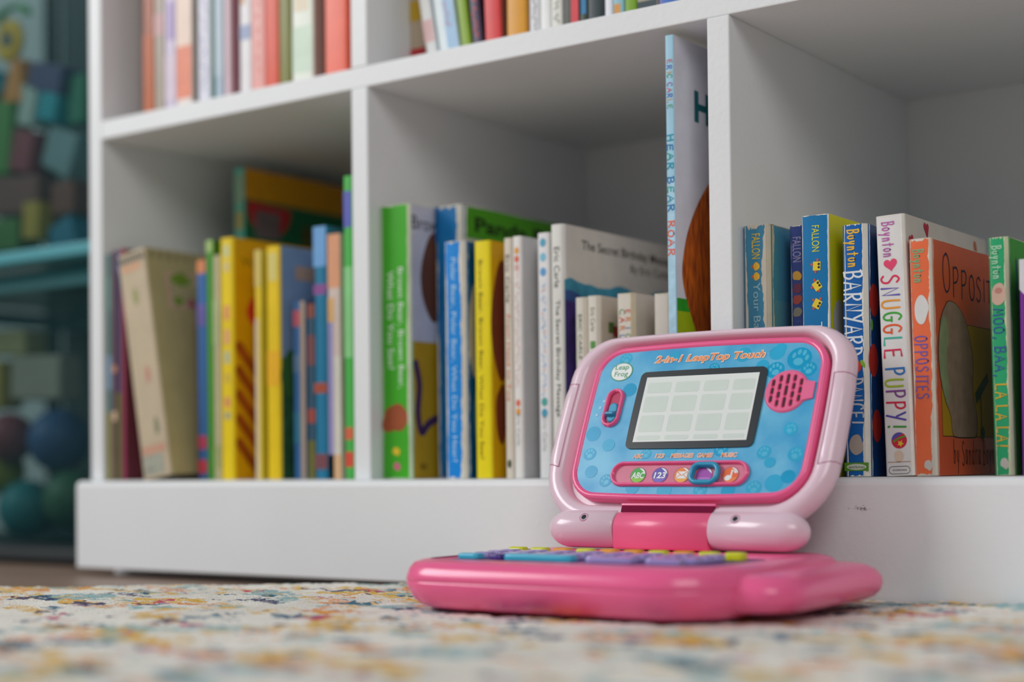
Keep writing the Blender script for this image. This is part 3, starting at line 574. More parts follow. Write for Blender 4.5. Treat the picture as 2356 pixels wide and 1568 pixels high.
U(.0718,.02,.0188,.22,'#ece0d8','#a8a098','white and salmon book with an orange patch on the upper left shelf',bands([(.1,.3,'#f0e4dc'),(.35,.5,'#e8a45a',-.4,.1),(.55,.75,'#f0d8c8'),(.75,.95,'#e88a6a')]))  # grey cover colour carries the shadow of the gap beside it
U(.0980,.02,.0148,.24,'#dfe0ec','#b8b8b8','white book with violet lettering beside a thin dark green one',squig_spine(['#8a88b8','#a8a0c8'],.4,.95,.45))
U(.1129,.02,.0046,.24,'#13695a','#105a4a','very thin dark green book on the upper left shelf')
U(.1176,.02,.0101,.23,'#a8bccb','#c8b4bc','pale blue-grey book right of the very thin dark green one',bands([(.5,.9,'#b8c8d4')]))
U(.1287,.02,.0075,.23,'#d8bcc4','#b07c88','pink book with a dusty rose cover on the upper left shelf')
U(.1467,.02,.0132,.24,'#e6e4e6','#d0ccc8','white book with blue and orange dots on the upper left shelf',bands([(.5,.56,'#5a6a8a',-.4,0),(.62,.68,'#d8b08a',-.4,0),(.75,.8,'#9aa8c8')]))
U(.1600,.02,.0154,.25,'#eba49c','#e09a92','salmon pink book left of the red-orange one',squig_spine(['#f0c8c0','#d88078'],.4,.95,.4))
U(.1755,.02,.0148,.22,'#dc4a26','#c8442a','plain red-orange book on the upper left shelf')
U(.1904,.02,.0127,.23,'#747608','#6a6c0a','plain olive green book between red-orange and white books')
U(.2045,.02,.0226,.24,'#e8efe2','#a8a49c','thick white book with pale green patches right of the olive book',bands([(.3,.5,'#cfe0c0',0,.5),(.6,.75,'#e8dcc0',-.4,.3),(.8,.95,'#d0e4d0')]))
U(.2395,.02,.0226,.25,'#ee6a50','#e46048','coral red book with white lettering, last on the upper left shelf',squig_spine(['#f8dcd4'],.45,.74,.38))
V=lambda *a,**k: U(*a,g=GV,**k)
V(.3003,.05,.0155,.078,'#c8b49c','#b89c84','short tan book with yellow and red stripes, leftmost on the upper middle shelf',art=bands([(.25,.45,'#d0a82c'),(.72,.86,'#c8383c')]))
V(.3338,.03,.0100,.17,'#eef0ee','#dfe4e0','white book leaning left on the upper middle shelf',lean=10,art=bands([(.8,.9,'#e8c0c0')]))
V(.3458,.03,.0185,.20,'#e4f0f4','#a8cbe6','pale blue book with red lettering leaning left on the upper middle shelf',lean=9,art=lambda mb,a,b,T,HH,D_:(mb.rect(a,0,-T*.05,HH,T*.48,.0001,mat('#a6cae8',.4)),squiggle(mb,a,HH*.5,HH*.88,T*.12,T*.24,[mat('#c86a8a',.4)])))
V(.3660,.03,.0090,.20,'#86a818','#5a7a1a','lime green book leaning left beside the pale blue one',lean=7.5)
V(.3765,.03,.0084,.20,'#4a3c56','#3a2e48','dark purple book with red lettering leaning left',lean=6,art=lambda mb,a,b,T,HH,D_:squiggle(mb,a,HH*.72,HH*.93,0,T*.55,[mat('#d84a4c',.4)]))
V(.3870,.03,.0145,.19,'#dc3a3a','#8a5a52','red book on the upper middle shelf left of the golden one',lean=2)  # brown cover colour carries the shadow between this book and the golden one
V(.4061,.03,.0172,.20,'#dd9a1e','#d8a870','golden orange book with a small dark ring near its foot',art=lambda mb,a,b,T,HH,D_:(mb.ell(a,HH*.70,0,.006,.006,.0002,mat('#8a6a30',.4)),mb.ell(a,HH*.972,0,.004,.006,.0002,mat('#7a4a7a',.4))))
V(.4259,.03,.0092,.21,'#dcdde0','#d0d2d4','light grey book with grey lettering on the upper middle shelf',art=squig_spine(['#a0a6aa'],.55,.95,.5))
V(.4354,.03,.0086,.20,'#f0f1f0','#e6e6e2','plain white book between two books with grey lettering')
V(.4446,.03,.0095,.21,'#e2e2da','#c8c8ba','off-white book with a small crimson mark near its foot',art=lambda mb,a,b,T,HH,D_:(mb.ell(a,HH*.84,-T*.05,.003,.0025,.0002,mat('#b05a74',.4)),squiggle(mb,a,HH*.87,HH*.97,0,T*.45,[mat('#8a8a84',.4)])))
V(.4549,.03,.0132,.20,'#3a4034','#33382e','black-green book with a red block on its spine',art=bands([(.80,.98,'#d8404a',.0,.5)]))
V(.4685,.03,.0062,.20,'#3c4a3c','#2a322c','dark book with a blue stripe on its spine',art=bands([(.5,.93,'#1f7ab0',-.3,.4)]))
V(.4751,.03,.0132,.20,'#26363a','#5a3a78','dark teal-black book with a purple cover')
V(.4890,.03,.0062,.20,'#eceef4','#d6d8e0','slim white book right of the dark purple-edged one')
V(.4957,.03,.0088,.20,'#8ec0cc','#8ab0c0','light blue picture book with red and orange details',art=bands([(.5,.88,'#b8503c'),(.92,.98,'#d89a4a',-.4,.2)]))
V(.5051,.03,.0094,.20,'#7aa41e','#6a8f1e','bright leaf green book on the upper middle shelf')
V(.5150,.03,.0160,.20,'#b8b090','#3a4a44','beige and dark book left of the blue one',art=bands([(.0,.93,'#a8a48a'),(.93,1,'#3a4a50')]))
V(.5320,.03,.0186,.20,'#3a6cbc','#34589a','blue book, the last one visible on the upper middle shelf',art=bands([(0,1,'#8a84c8',-.5,-.4)]))
# ------------------------------------------------------------------ toy laptop
def rr(hw,hh,rad,n=7,bulge=(0,0),cx=0,cy=0):
    """rounded rectangle outline, sides slightly barrel shaped; rad = one radius or four (tr,tl,bl,br)"""
    rs=rad if isinstance(rad,(tuple,list)) else (rad,)*4
    out=[]
    cor=[(1,1,0),(-1,1,90),(-1,-1,180),(1,-1,270)]
    M=10
    for i,(sx,sy,a0) in enumerate(cor):
        q=max(rs[i],.0004); ox,oy=sx*(hw-q),sy*(hh-q)
        for k in range(n+1):
            a=R(a0+90*k/n); out.append((ox+q*math.cos(a),oy+q*math.sin(a)))
        # straight run to the next corner
        j=(i+1)%4; sx2,sy2,_=cor[j]; q2=max(rs[j],.0004)
        e=out[-1]; a=R(cor[j][2]); f=(sx2*(hw-q2)+q2*math.cos(a),sy2*(hh-q2)+q2*math.sin(a))
        for k in range(1,M): out.append((e[0]+(f[0]-e[0])*k/M,e[1]+(f[1]-e[1])*k/M))
    bx,by=bulge; res=[]
    for x,y in out:
        res.append((x*(1+bx*(1-(y/hh)**2)/hw)+cx,y*(1+by*(1-(x/hw)**2)/hh)+cy))
    return res
RZ=-.0715                      # top of the rug pile
toy=empty('toy_laptop',(.586,-.11,RZ)); TO=toy.location.copy()
tag(toy,'open pink toy laptop with a small grey screen, sitting on the rug before the bookcase','toy laptop')
PALE=mat('#ebd0dd',.26,.015,.35,key='pale',scale=20); HOT=mat('#f7669b',.27,.015,.35,key='hot',scale=20); HOT2=mat('#fb6a96',.33,.02,.2,key='hot2')
DARKP=mat('#7a1a3e',.8,.05,spec=.1)
def W(f): return lambda v:(v[0]-TO.x,v[1]-TO.y,v[2]-TO.z)
mb=MB(W(0))
bcx,bcy=.5885,-.1125
def bring(ins,z,hw=.1055,hh=.088,rad=(.038,.034,.030,.046)):
    return [(x,y,z) for x,y in rr(hw-ins,hh-ins,tuple(max(q-ins,.004) for q in rad),8,(.001,.002),bcx,bcy)]
zt=-.0430
sil=[(.022,RZ+.0004),(.014,RZ+.0008),(.0085,RZ+.003),(.0042,RZ+.0065),(.0014,RZ+.0110),(.0001,RZ+.0150),(.0000,RZ+.0162),(.0005,RZ+.0165),(.0005,RZ+.0168),(0,RZ+.0171),(.0003,RZ+.0195),(.0018,RZ+.0235),(.0048,RZ+.0268),(.0095,zt-.0004),(.0135,zt)]
mb.loft([bring(a,z) for a,z in sil],HOT,cap1=False)
well=lambda ins,z:[(x,y,z) for x,y in rr(.0850-ins,.0440-ins,.010,8,(0,0),.5845,-.1280)]
mb.loft([bring(.0135,zt),well(-.006,zt-.0003),well(-.002,zt-.0012),well(0,zt-.0022)],HOT,cap0=False,cap1=False)
mb.add(well(0,zt-.0022),[tuple(range(len(well(0,0))))],HOT)
body=mb.build('base',toy)
# side handle
mb=MB(W(0))
hr=lambda ins,z:[(x,y,z) for x,y in rr(.0290-ins,.0700-ins,(.026,.01,.01,.022),8,(.0,0),.690,-.1040)]
mb.loft([hr(a,z) for a,z in ((.014,RZ+.0040),(.008,RZ+.0046),(.0035,RZ+.0066),(.0010,RZ+.0098),(0,RZ+.0135),(.0006,RZ+.0175),(.0030,RZ+.0212),(.0072,RZ+.0238),(.0115,RZ+.0244))],HOT)
mb.build('side_handle',toy)
# key tray and keys
mb=MB(W(0)); tr=lambda ins,z:[(x,y,z) for x,y in rr(.0835-ins,.0390-ins,.005,5,(0,0),.5845,-.1290)]
mb.loft([tr(0,zt-.0024),tr(0,zt-.0016),tr(.0006,zt-.0012)],mat('#3a1d6c',.4,.05)); mb.build('key_tray',toy)
KP=mat('#a493d2',.2,.04,.5); KD=mat('#4b2f8c',.3,.04,.4); KY=mat('#d9dc1e',.3,.03,.4); KC=mat('#39b6d8',.3,.03,.4); KO=mat('#f0a030',.35)
def key(x,y,wd,dp,m,hz=.0030,name='key'):
    mb=MB(W(0)); g=lambda ins,z:[(a,b,z) for a,b in rr(wd/2-ins,dp/2-ins,.0022,3,(0,0),x,y)]
    mb.loft([g(0,zt-.0010),g(0,zt-.0010+hz*.7),g(.0005,zt-.0010+hz*.93),g(.0014,zt-.0010+hz)],m); return mb.build(name,toy)
rows=[(-.1435,0),(-.1310,0),(-.1185,0)]
for ri,(y,off) in enumerate(rows):
    for c in range(8):
        x=.5115+off+c*.0195
        key(x,y,.0112,.0104,KP if c%1==0 else KD,.0034 if ri else .0032)
for c in range(10): key(.5085+c*.0163,-.1062,.0118,.0078,KY if c in(0,1,8,9) or c%3==0 else KO,.0042)
key(.5590,-.1558,.046,.0085,KC,.0034,'space_bar')
key(.5105,-.1558,.015,.0085,KC,.0030); key(.5295,-.1558,.0085,.0085,KD,.003); key(.6055,-.1558,.03,.0085,KP,.003); key(.6395,-.1558,.022,.0085,KP,.003)
# hinge
HY,HZ,HR=-.0550,-.0307,.0118
def bar(x0,x1,dome0,dome1,m,name,rad=HR,flat=False):
    mb=MB(W(0)); rings=[]; 
    def ring(x,q):
        o=[]
        for i in range(32):
            a=2*math.pi*i/32; y=HY+q*math.cos(a); z=HZ+q*math.sin(a)
            if flat and z<HZ: z=HZ-(rad+.0006)*min(1,abs(math.sin(a))*1.6); y=HY+q*(1 if math.cos(a)>0 else -1)*(abs(math.cos(a))**.35)
            o.append((x,y,z))
        return o
    S=8
    if dome0: rings+=[ring(x0+dome0*(1-math.cos(R(90*k/S))) ,rad*math.sin(R(90*k/S)) if k else .0003) for k in range(S+1)]
    else: rings+=[ring(x0,rad-.0008),ring(x0+.0006,rad)]
    if dome1: rings+=[ring(x1-dome1*(1-math.cos(R(90*k/S))),rad*math.sin(R(90*k/S)) if k else .0003) for k in range(S,-1,-1)]
    else: rings+=[ring(x1-.0006,rad),ring(x1,rad-.0008)]
    mb.loft(rings,m); return mb.build(name,toy)
hinge=bar(.5500,.6150,0,0,HOT2,'hinge_block',.0110,True)
# lid, in its own tilted space: x across, y up the lid, z out of the front
lid_e=empty('screen_lid_frame',(0,0,0)); bpy.data.objects.remove(lid_e)
mb=MB()
LCY=.0668
def lr(ins,z):
    f=ins/.0165; L_=lambda p,q:p+(q-p)*f
    return [(x,y,z) for x,y in rr(L_(.0985,.0828),L_(.0660,.0546),(max(L_(.027,.021),.003),)*2+(max(L_(.042,.021),.003),)*2,9,(.0022,.0022),0,L_(LCY,.0717))]
prof=[(.030,-.0120),(.016,-.0116),(.0065,-.0095),(.0018,-.0058),(0,-.0010),(.0012,.0032),(.0042,.0062),(.0080,.0071),(.0112,.0068),(.0138,.0054),(.0154,.0024),(.0165,-.0012)]
mb.loft([lr(a,z) for a,z in prof],PALE,cap1=False)
fl=lr(.0165,-.0012); mb.add(fl,[tuple(range(len(fl)))],PALE)
lid=mb.build('screen_lid',toy); lid['label']='pale pink lid'
LO=Vector((.5865,HY,HZ))-TO; lid.location=LO; lid.rotation_euler=(R(65),0,0)
# dark box and pink lip on the uncut lid, painting a slot's shade
mb=MB(); mb.box((-.0350,.0085,.001),(.0290,.0128,.0074),DARKP); mb.box((-.0355,.0126,.001),(.0295,.0142,.0076),HOT); mb.build('hinge_gap_shade',lid,bevel=.0003)['label']='dark pink strip painted for the shaded slot above the hinge block'
b1=bar(.4985,.5497,.016,0,PALE,'hinge_barrel'); b2=bar(.6153,.6755,0,.017,PALE,'hinge_barrel')
for x in (.5285,.6330):
    mb=MB(); T=Matrix.Translation(LO+TO)@Matrix.Rotation(R(65),4,'X')
    mb=MB(W(0))
    c=Vector((x,HY,HZ)); nv=Vector((0,-math.cos(R(40)),math.sin(R(40)))); u1=Vector((1,0,0)); u2=nv.cross(u1)
    P0=c+nv*(HR+.0001)
    ring=lambda q,d:[tuple(P0+u1*q*math.cos(a)+u2*q*math.sin(a)+nv*d) for a in [2*math.pi*i/20 for i in range(20)]]
    mb.loft([ring(.0031,-.0006),ring(.0029,.0001),ring(.0024,-.0002),ring(.0022,-.0008)],mat('#c98fa8',.4),cap1=False)
    mb.loft([ring(.0022,-.0006),ring(.0018,-.0001),ring(.0004,.0001)],mat('#8a8f99',.2,.1,key='steel'))
    mb.loft([ring(.0016,.0001),ring(.0012,.00016)],mat('#30333a',.3)); mb.build('screw',toy)
# side grip pads following the shell
def pad(y0,y1,sgn):
    mb=MB(); idx=[0,0,0]; base=[lr(a,z) for a,z in prof]
    rows_=[]
    for ri in range(3,9):
        row=[]
        for (x,y,z) in base[ri]:
            yy=y-LCY
            if x*sgn>.06 and y0<y<y1: row.append((x,y,z))
        rows_.append(sorted(row,key=lambda p:p[1]))
    k=min(len(r) for r in rows_)
    rows_=[r[:k] for r in rows_]
    n=len(rows_)
    def off(p,ri,d):
        a,b=prof[min(ri+4,len(prof)-1)],prof[ri+2]; dx,dz=a[0]-b[0],a[1]-b[1]; L=math.hypot(dx,dz)
        return (p[0]+sgn*d*dz/L,p[1],p[2]+d*dx/L)
    vs=[];fs=[]
    for ri,r in enumerate(rows_):
        for j,p in enumerate(r):
            e=(ri in(0,n-1)) or j in(0,k-1)
            vs.append(off(p,ri,-.0002 if e else .0007))
    for ri in range(n-1):
        for j in range(k-1):
            q=(ri*k+j,ri*k+j+1,(ri+1)*k+j+1,(ri+1)*k+j); fs.append(q if sgn>0 else q[::-1])
    mb.add(vs,fs,PALE,True)
    path=[vs[j] for j in range(0,k)]+[vs[r*k+k-1] for r in range(n)]; path=[vs[r*k] for r in range(n-1,0,-1)]+path
    front=[vs[(n-1)*k+j] for j in range(k)]
    loopp=[vs[r*k] for r in range(n)]+front+[vs[r*k+k-1] for r in range(n-1,-1,-1)]
    rings=[]
    for i,p in enumerate(loopp):
        d=Vector(loopp[min(i+1,len(loopp)-1)])-Vector(loopp[max(i-1,0)])
        if d.length<1e-7: d=Vector((0,1,0))
        a=d.normalized().cross(Vector((sgn*.3,.1,1))).normalized(); b_=d.normalized().cross(a)
        rings.append([tuple(Vector(p)+Vector((sgn*.0001,0,.0002))+(a*math.cos(q)+b_*math.sin(q))*.00035) for q in [2*math.pi*e/6 for e in range(6)]])
    mb.loft(rings,mat('#c487a4',.4)); mb.build('grip_pad',lid)
pad(.036,.104,1); pad(.036,.104,-1)
# tablet module: bright pink surround
mb=MB()
tr_=lambda ins,z:[(x,y,z) for x,y in rr(.0783-ins,.0512-ins,max(.019-ins,.002),9,(.0012,.0022),-.0015,.0743)]
mb.loft([tr_(0,-.0036),tr_(0,.0024),tr_(.0008,.0036),(tr_(.0022,.0040)),tr_(.0036,.0033),tr_(.0040,.0028)],HOT,cap1=False)
q=tr_(.0040,.0028); mb.add(q,[tuple(range(len(q)))],HOT); tab=mb.build('tablet',lid); tab['label']='bright pink screen surround'
# printed face
FR=(V3((0,0,0)),V3((1,0,0)),V3((0,1,0)),V3((0,0,1)))
PZ=.0029
FACE=bpy.data.materials.new('blue_print'); FACE.use_nodes=True
def face():
    nt=FACE.node_tree;b=nt.nodes['Principled BSDF'];tc=nt.nodes.new('ShaderNodeTexCoord'); n=nt.nodes.new('ShaderNodeTexNoise'); n.inputs['Scale'].default_value=38; n.inputs['Detail'].default_value=3
    cr=nt.nodes.new('ShaderNodeValToRGB'); e=cr.color_ramp.elements; e[0].color=hexc('#1a9ed6'); e[0].position=.32; e[1].color=hexc('#6cc2e6'); e[1].position=.68
    nt.links.new(tc.outputs['Object'],n.inputs['Vector']);nt.links.new(n.outputs['Fac'],cr.inputs[0]);nt.links.new(cr.outputs[0],b.inputs['Base Color']); b.inputs['Roughness'].default_value=.34
face()
mb=MB(); f=[(x,y) for x,y in rr(.0742,.0474,.0150,9,(.0010,.0020),-.0015,.0743)]; mb.poly(FR,f,PZ,FACE)
paw=mat('#0aa2d2',.25); paw2=mat('#2fb0dc',.25)
PK=[0]
def pawprint(x,y,s,rot=0,m=paw,inner=True):
    PK[0]+=1; e_=PK[0]*4e-6
    c,q=math.cos(rot),math.sin(rot); pt=lambda a,b:(x+(a*c-b*q)*s,y+(a*q+b*c)*s)
    mb.ell(FR,x,y,s,s*.93,PZ+.00003+e_,m,rot)
    if inner:
        for a,b,ra,rb in ((0,-.28,.40,.32),(-.52,.18,.15,.24),(-.18,.52,.15,.24),(.25,.52,.15,.24),(.58,.16,.15,.24)):
            X,Y_=pt(a,b); mb.ell(FR,X,Y_,ra*s,rb*s,PZ+.00006+e_,mat('#56bfe2',.25),rot)
pawprint(.0590,.1120,.0078,-.2); pawprint(.0450,.1050,.0058,.2); pawprint(.0662,.1045,.0050,.1)
rg=random.Random(11)
for x,y,s in ((.044,.1165,.0056),(.022,.1165,.0058),(.046,.1195,.004),(-.060,.118,.005),(-.052,.096,.0055),(-.071,.066,.006),(-.070,.052,.005),(.062,.066,.005),(.068,.050,.0055),(.058,.032,.0065),(.066,.036,.005),(.046,.029,.0055),(.030,.0275,.005),(.012,.0275,.005),(-.012,.0275,.0055),(-.034,.029,.005),(-.054,.034,.005),(-.066,.040,.005),(.048,.0515,.005),(.020,.0535,.005),(-.014,.0535,.005),(-.030,.0515,.004),(-.058,.058,.005),(.0705,.078,.0035),(-.025,.118,.004),(.004,.1085,.004),(.036,.1085,.0045),(.053,.045,.004)):
    if -.0735<x<.0705: pawprint(x,y,s*.9,rg.uniform(-.5,.5),paw2 if rg.random()<.6 else paw,rg.random()<.35)
# maker's badge
gr=mat('#2f9a63',.3); wh=mat('#eef3f2',.3)
mb.ell(FR,-.0610,.1090,.0080,.0066,PZ+.0002,gr); mb.ell(FR,-.0610,.1090,.0074,.0060,PZ+.00026,wh)
put_text(mb,FR,'Leap',-.0612,.1117,PZ+.0003,gr,height=.0045,width=.0098,off=.012); put_text(mb,FR,'Frog',-.0608,.1069,PZ+.0003,gr,height=.0045,width=.0098,off=.012)
og=mat('#f2935a',.35); lt=mat('#f6e4d6',.35)
for s_,x_,y_,h_,w_ in (('2-in-1 LeapTop Touch',-.0010,.11555,.0060,.0745),):
    put_text(mb,FR,s_,x_,y_,PZ+.0003,lt,height=h_+.0010,width=w_+.0012,shear=.22,off=.06); put_text(mb,FR,s_,x_,y_,PZ+.00032,og,height=h_,width=w_,shear=.22,off=.028)
put_text(mb,FR,'TM',.0385,.1182,PZ+.0003,mat('#7cc6e4',.3),height=.0011)
for s_,x_,w_ in (('ABC',-.0350,.0067),('123',-.0200,.0062),('MESSAGES',-.0048,.0150),('GAMES',.0105,.0100),('MUSIC',.0262,.0102)):
    put_text(mb,FR,s_,x_,.0500,PZ+.0003,lt,height=.0031,width=w_+.0004,shear=.15,off=.06); put_text(mb,FR,s_,x_,.0500,PZ+.00032,og,height=.0026,width=w_,shear=.15,off=.012)
for x_,y_ in ((-.0688,.0885),(-.0705,.0840),(-.0718,.0790)): mb.ell(FR,x_,y_,.0009,.0009,PZ+.0002,mat('#a9d8ee',.3))
mb.build('printed_panel',lid)['label']='blue printed panel with paw prints and orange lettering'
# display window and glass
mb=MB(); f=rr(.0427,.0262,.0035,6,(.0006,.0004),-.0026,.0812)
mb.loft([[(x,y,PZ+.0001) for x,y in f],[(x,y,PZ+.0009) for x,y in f]],mat('#2c3236',.3,.04,.15)); mb.build('screen_bezel',lid)['label']='dark grey screen bezel'
LCDM=bpy.data.materials.new('lcd'); LCDM.use_nodes=True
b=LCDM.node_tree.nodes['Principled BSDF']; b.inputs['Base Color'].default_value=hexc('#eef5f1'); b.inputs['Roughness'].default_value=.16; b.inputs['Coat Weight'].default_value=.5
mb=MB(); mb.box((-.0407,.0592,PZ+.0008),(.0357,.1035,PZ+.0011),LCDM)
cell=mat('#dae6df',.2,.02,key='lcdcell')
gx=[-.0395,-.0215,-.0200,-.0020,-.0005,.0175,.0190,.0350]; gy=[.0600,.0638,.0655,.0775,.0790,.0905,.0920,.1000]
for i in range(0,8,2):
    for j in range(0,8,2):
        cx_,cy_=(gx[i]+gx[i+1])/2,(gy[j]+gy[j+1])/2
        mb.poly(FR,rr((gx[i+1]-gx[i])/2-.0008,(gy[j+1]-gy[j])/2-.0004,.0012,3,(0,0),cx_,cy_),PZ+.00115,cell)
mb.build('display',lid)['label']='pale green-grey display with a faint grid of squares'
# speaker
mb=MB(); spx,spy,spr=.0548,.0905,.0133
def spo(ins,z):
    o=[]
    for i in range(48):
        a=2*math.pi*i/48; q=spr-ins; x,y=spx+q*math.cos(a),spy+q*1.02*math.sin(a)
        if abs(math.sin(a))<.42 and math.cos(a)>0:
            x=.0722; y=spy+max(-.0052,min(.0052,q*math.sin(a)*1.15))
        o.append((x,y,z))
    return o
mb.loft([spo(-.0004,PZ+.0001),spo(.0001,PZ+.0008),spo(.0010,PZ+.0011)],mat('#ee6f9c',.35,.02,.2,key='spk'))
sl=mat('#3c1a26',.6)
for cxs,ys,hl in ((-.0088,(.0052,0,-.0052),.0015),(-.0044,(.0080,.0027,-.0027,-.0080),.0014),(0,(.0076,0,-.0076),.0026),(.0044,(.0080,.0027,-.0027,-.0080),.0014),(.0088,(.0052,0,-.0052),.0015)):
    for yy in ys:
        mb.stroke(FR,[(spx+cxs,spy+yy-hl),(spx+cxs,spy+yy+hl)],.0025,PZ+.00114,mat('#cf2a60',.5)); mb.stroke(FR,[(spx+cxs+.0002,spy+yy-hl+.0004),(spx+cxs+.0002,spy+yy+hl-.0003)],.0015,PZ+.00126,sl)
mb.build('speaker_grille',lid)['label']='round pink speaker grille with dark slots'
# recessed slots with raised rims
def slot(name,cx,cy,hw,hh,rot,dep,floorm):
    mb=MB(); q=min(hw,hh)
    def o(ins,z):
        c,s_=math.cos(rot),math.sin(rot)
        return [(cx+x*c-y*s_,cy+x*s_+y*c,z) for x,y in rr(hw-ins,hh-ins,q-ins,8)]
    mb.loft([o(-.0008,PZ+.0001),o(-.0004,PZ+.0018),o(.0004,PZ+.0026),o(.0012,PZ+.0020),o(.0016,PZ+.00025)],HOT,cap0=False,cap1=False)
    g=o(.0016,PZ+.00025); mb.add(g,[tuple(range(len(g)))],floorm)
    return mb.build(name,lid)
sb=slot('slider_slot',-.0047,.0381,.0455,.0074,0,0,mat('#d77b95',.4)); sb['label']='long pink slot of round picture buttons'
vs_=slot('switch_slot',-.0608,.0835,.0056,.0125,-.02,0,mat('#b92a58',.4)); vs_['label']='pink slot of the volume switch'
mb=MB(); z=PZ+.0004
def disc(x,col,col2):
    mb.ell(FR,x,.0372,.0055,.0053,z,mat('#a8587c',.4)); mb.ell(FR,x,.0372,.0051,.0049,z+.0001,mat(col,.35)); 
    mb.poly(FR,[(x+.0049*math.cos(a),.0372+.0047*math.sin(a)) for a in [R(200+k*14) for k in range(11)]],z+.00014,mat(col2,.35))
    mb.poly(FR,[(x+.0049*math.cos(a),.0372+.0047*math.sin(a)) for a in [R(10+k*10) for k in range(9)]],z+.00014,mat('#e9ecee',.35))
disc(-.0318,'#3fae3c','#8ccb35'); disc(-.0168,'#5a50b4','#7a6ac4'); disc(-.0020,'#f0883c','#f2b04a'); disc(.0128,'#a84ab0','#c070c8'); disc(.0298,'#ee6a30','#f08a48')
put_text(mb,FR,'ABC',-.0318,.0371,z+.0002,wh,height=.0040,width=.0088,off=.03,shear=.1); put_text(mb,FR,'123',-.0168,.0371,z+.0002,wh,height=.0040,width=.0080,off=.03,shear=.1)
mb.rect(FR,-.0056,.0349,.0016,.0395,z+.0002,wh); mb.stroke(FR,[(-.0056,.0394),(-.002,.0368),(.0016,.0394)],.0005,z+.00024,mat('#f0883c',.4))
mb.stroke(FR,[(-.0056,.0351),(-.0032,.0372)],.0004,z+.00024,mat('#f0883c',.4)); mb.stroke(FR,[(.0016,.0351),(-.0008,.0372)],.0004,z+.00024,mat('#f0883c',.4))
mb.ell(FR,.0285,.0352,.0021,.0017,z+.0002,wh,.3); mb.stroke(FR,[(.0303,.0354),(.0306,.0402),(.0330,.0386)],.0012,z+.0002,wh)
mb.build('picture_buttons',sb)
mb=MB(); BL=mat('#2f9ec6',.3,.02,.3)
def ring2(ins,z): return [(x,y,z) for x,y in rr(.0098-ins,.0071-ins,.0058-ins if ins<.005 else .002,8,(0,0),.0136,.0374)]
mb.loft([ring2(0,PZ+.0012),ring2(-.0002,PZ+.0030),ring2(.0006,PZ+.0040),ring2(.0018,PZ+.0042),ring2(.0026,PZ+.0036),ring2(.0030,PZ+.0010)],BL,cap0=False,cap1=False)
mb.build('slider_ring',sb)['label']='blue sliding ring'
mb=MB(); g=lambda ins,z_,cy=.0800:[(x,y,z_) for x,y in rr(.0030-ins,.0066-ins,.0028-min(ins,.001),6,(0,0),-.0604,cy)]
mb.loft([g(0,PZ+.0003),g(0,PZ+.0012),g(.0008,PZ+.0016)],BL)
mb.add([(-.0634,.0770,PZ+.0014),(-.0576,.0770,PZ+.0014),(-.0576,.0808,PZ+.0014),(-.0634,.0808,PZ+.0014),(-.0632,.0774,PZ+.0048),(-.0578,.0774,PZ+.0048),(-.0580,.0786,PZ+.0048),(-.0630,.0786,PZ+.0048)],[(4,5,6,7),(0,1,5,4),(1,2,6,5),(2,3,7,6),(3,0,4,7)],BL)
mb.build('switch_knob',vs_)['label']='blue switch knob'
for o in list(lid.children):
    if o.name.split('.')[0] in ('tablet','printed_panel','screen_bezel','display','speaker_grille','slider_slot','switch_slot'):
        o.scale=(1.035,1.025,1); o.location=(.0036,-.0045,.0026)
_s=.984; _c=Vector((CX,CY,CZ)); toy.location=_c+(TO-_c)*_s; toy.scale=(_s,_s,_s)
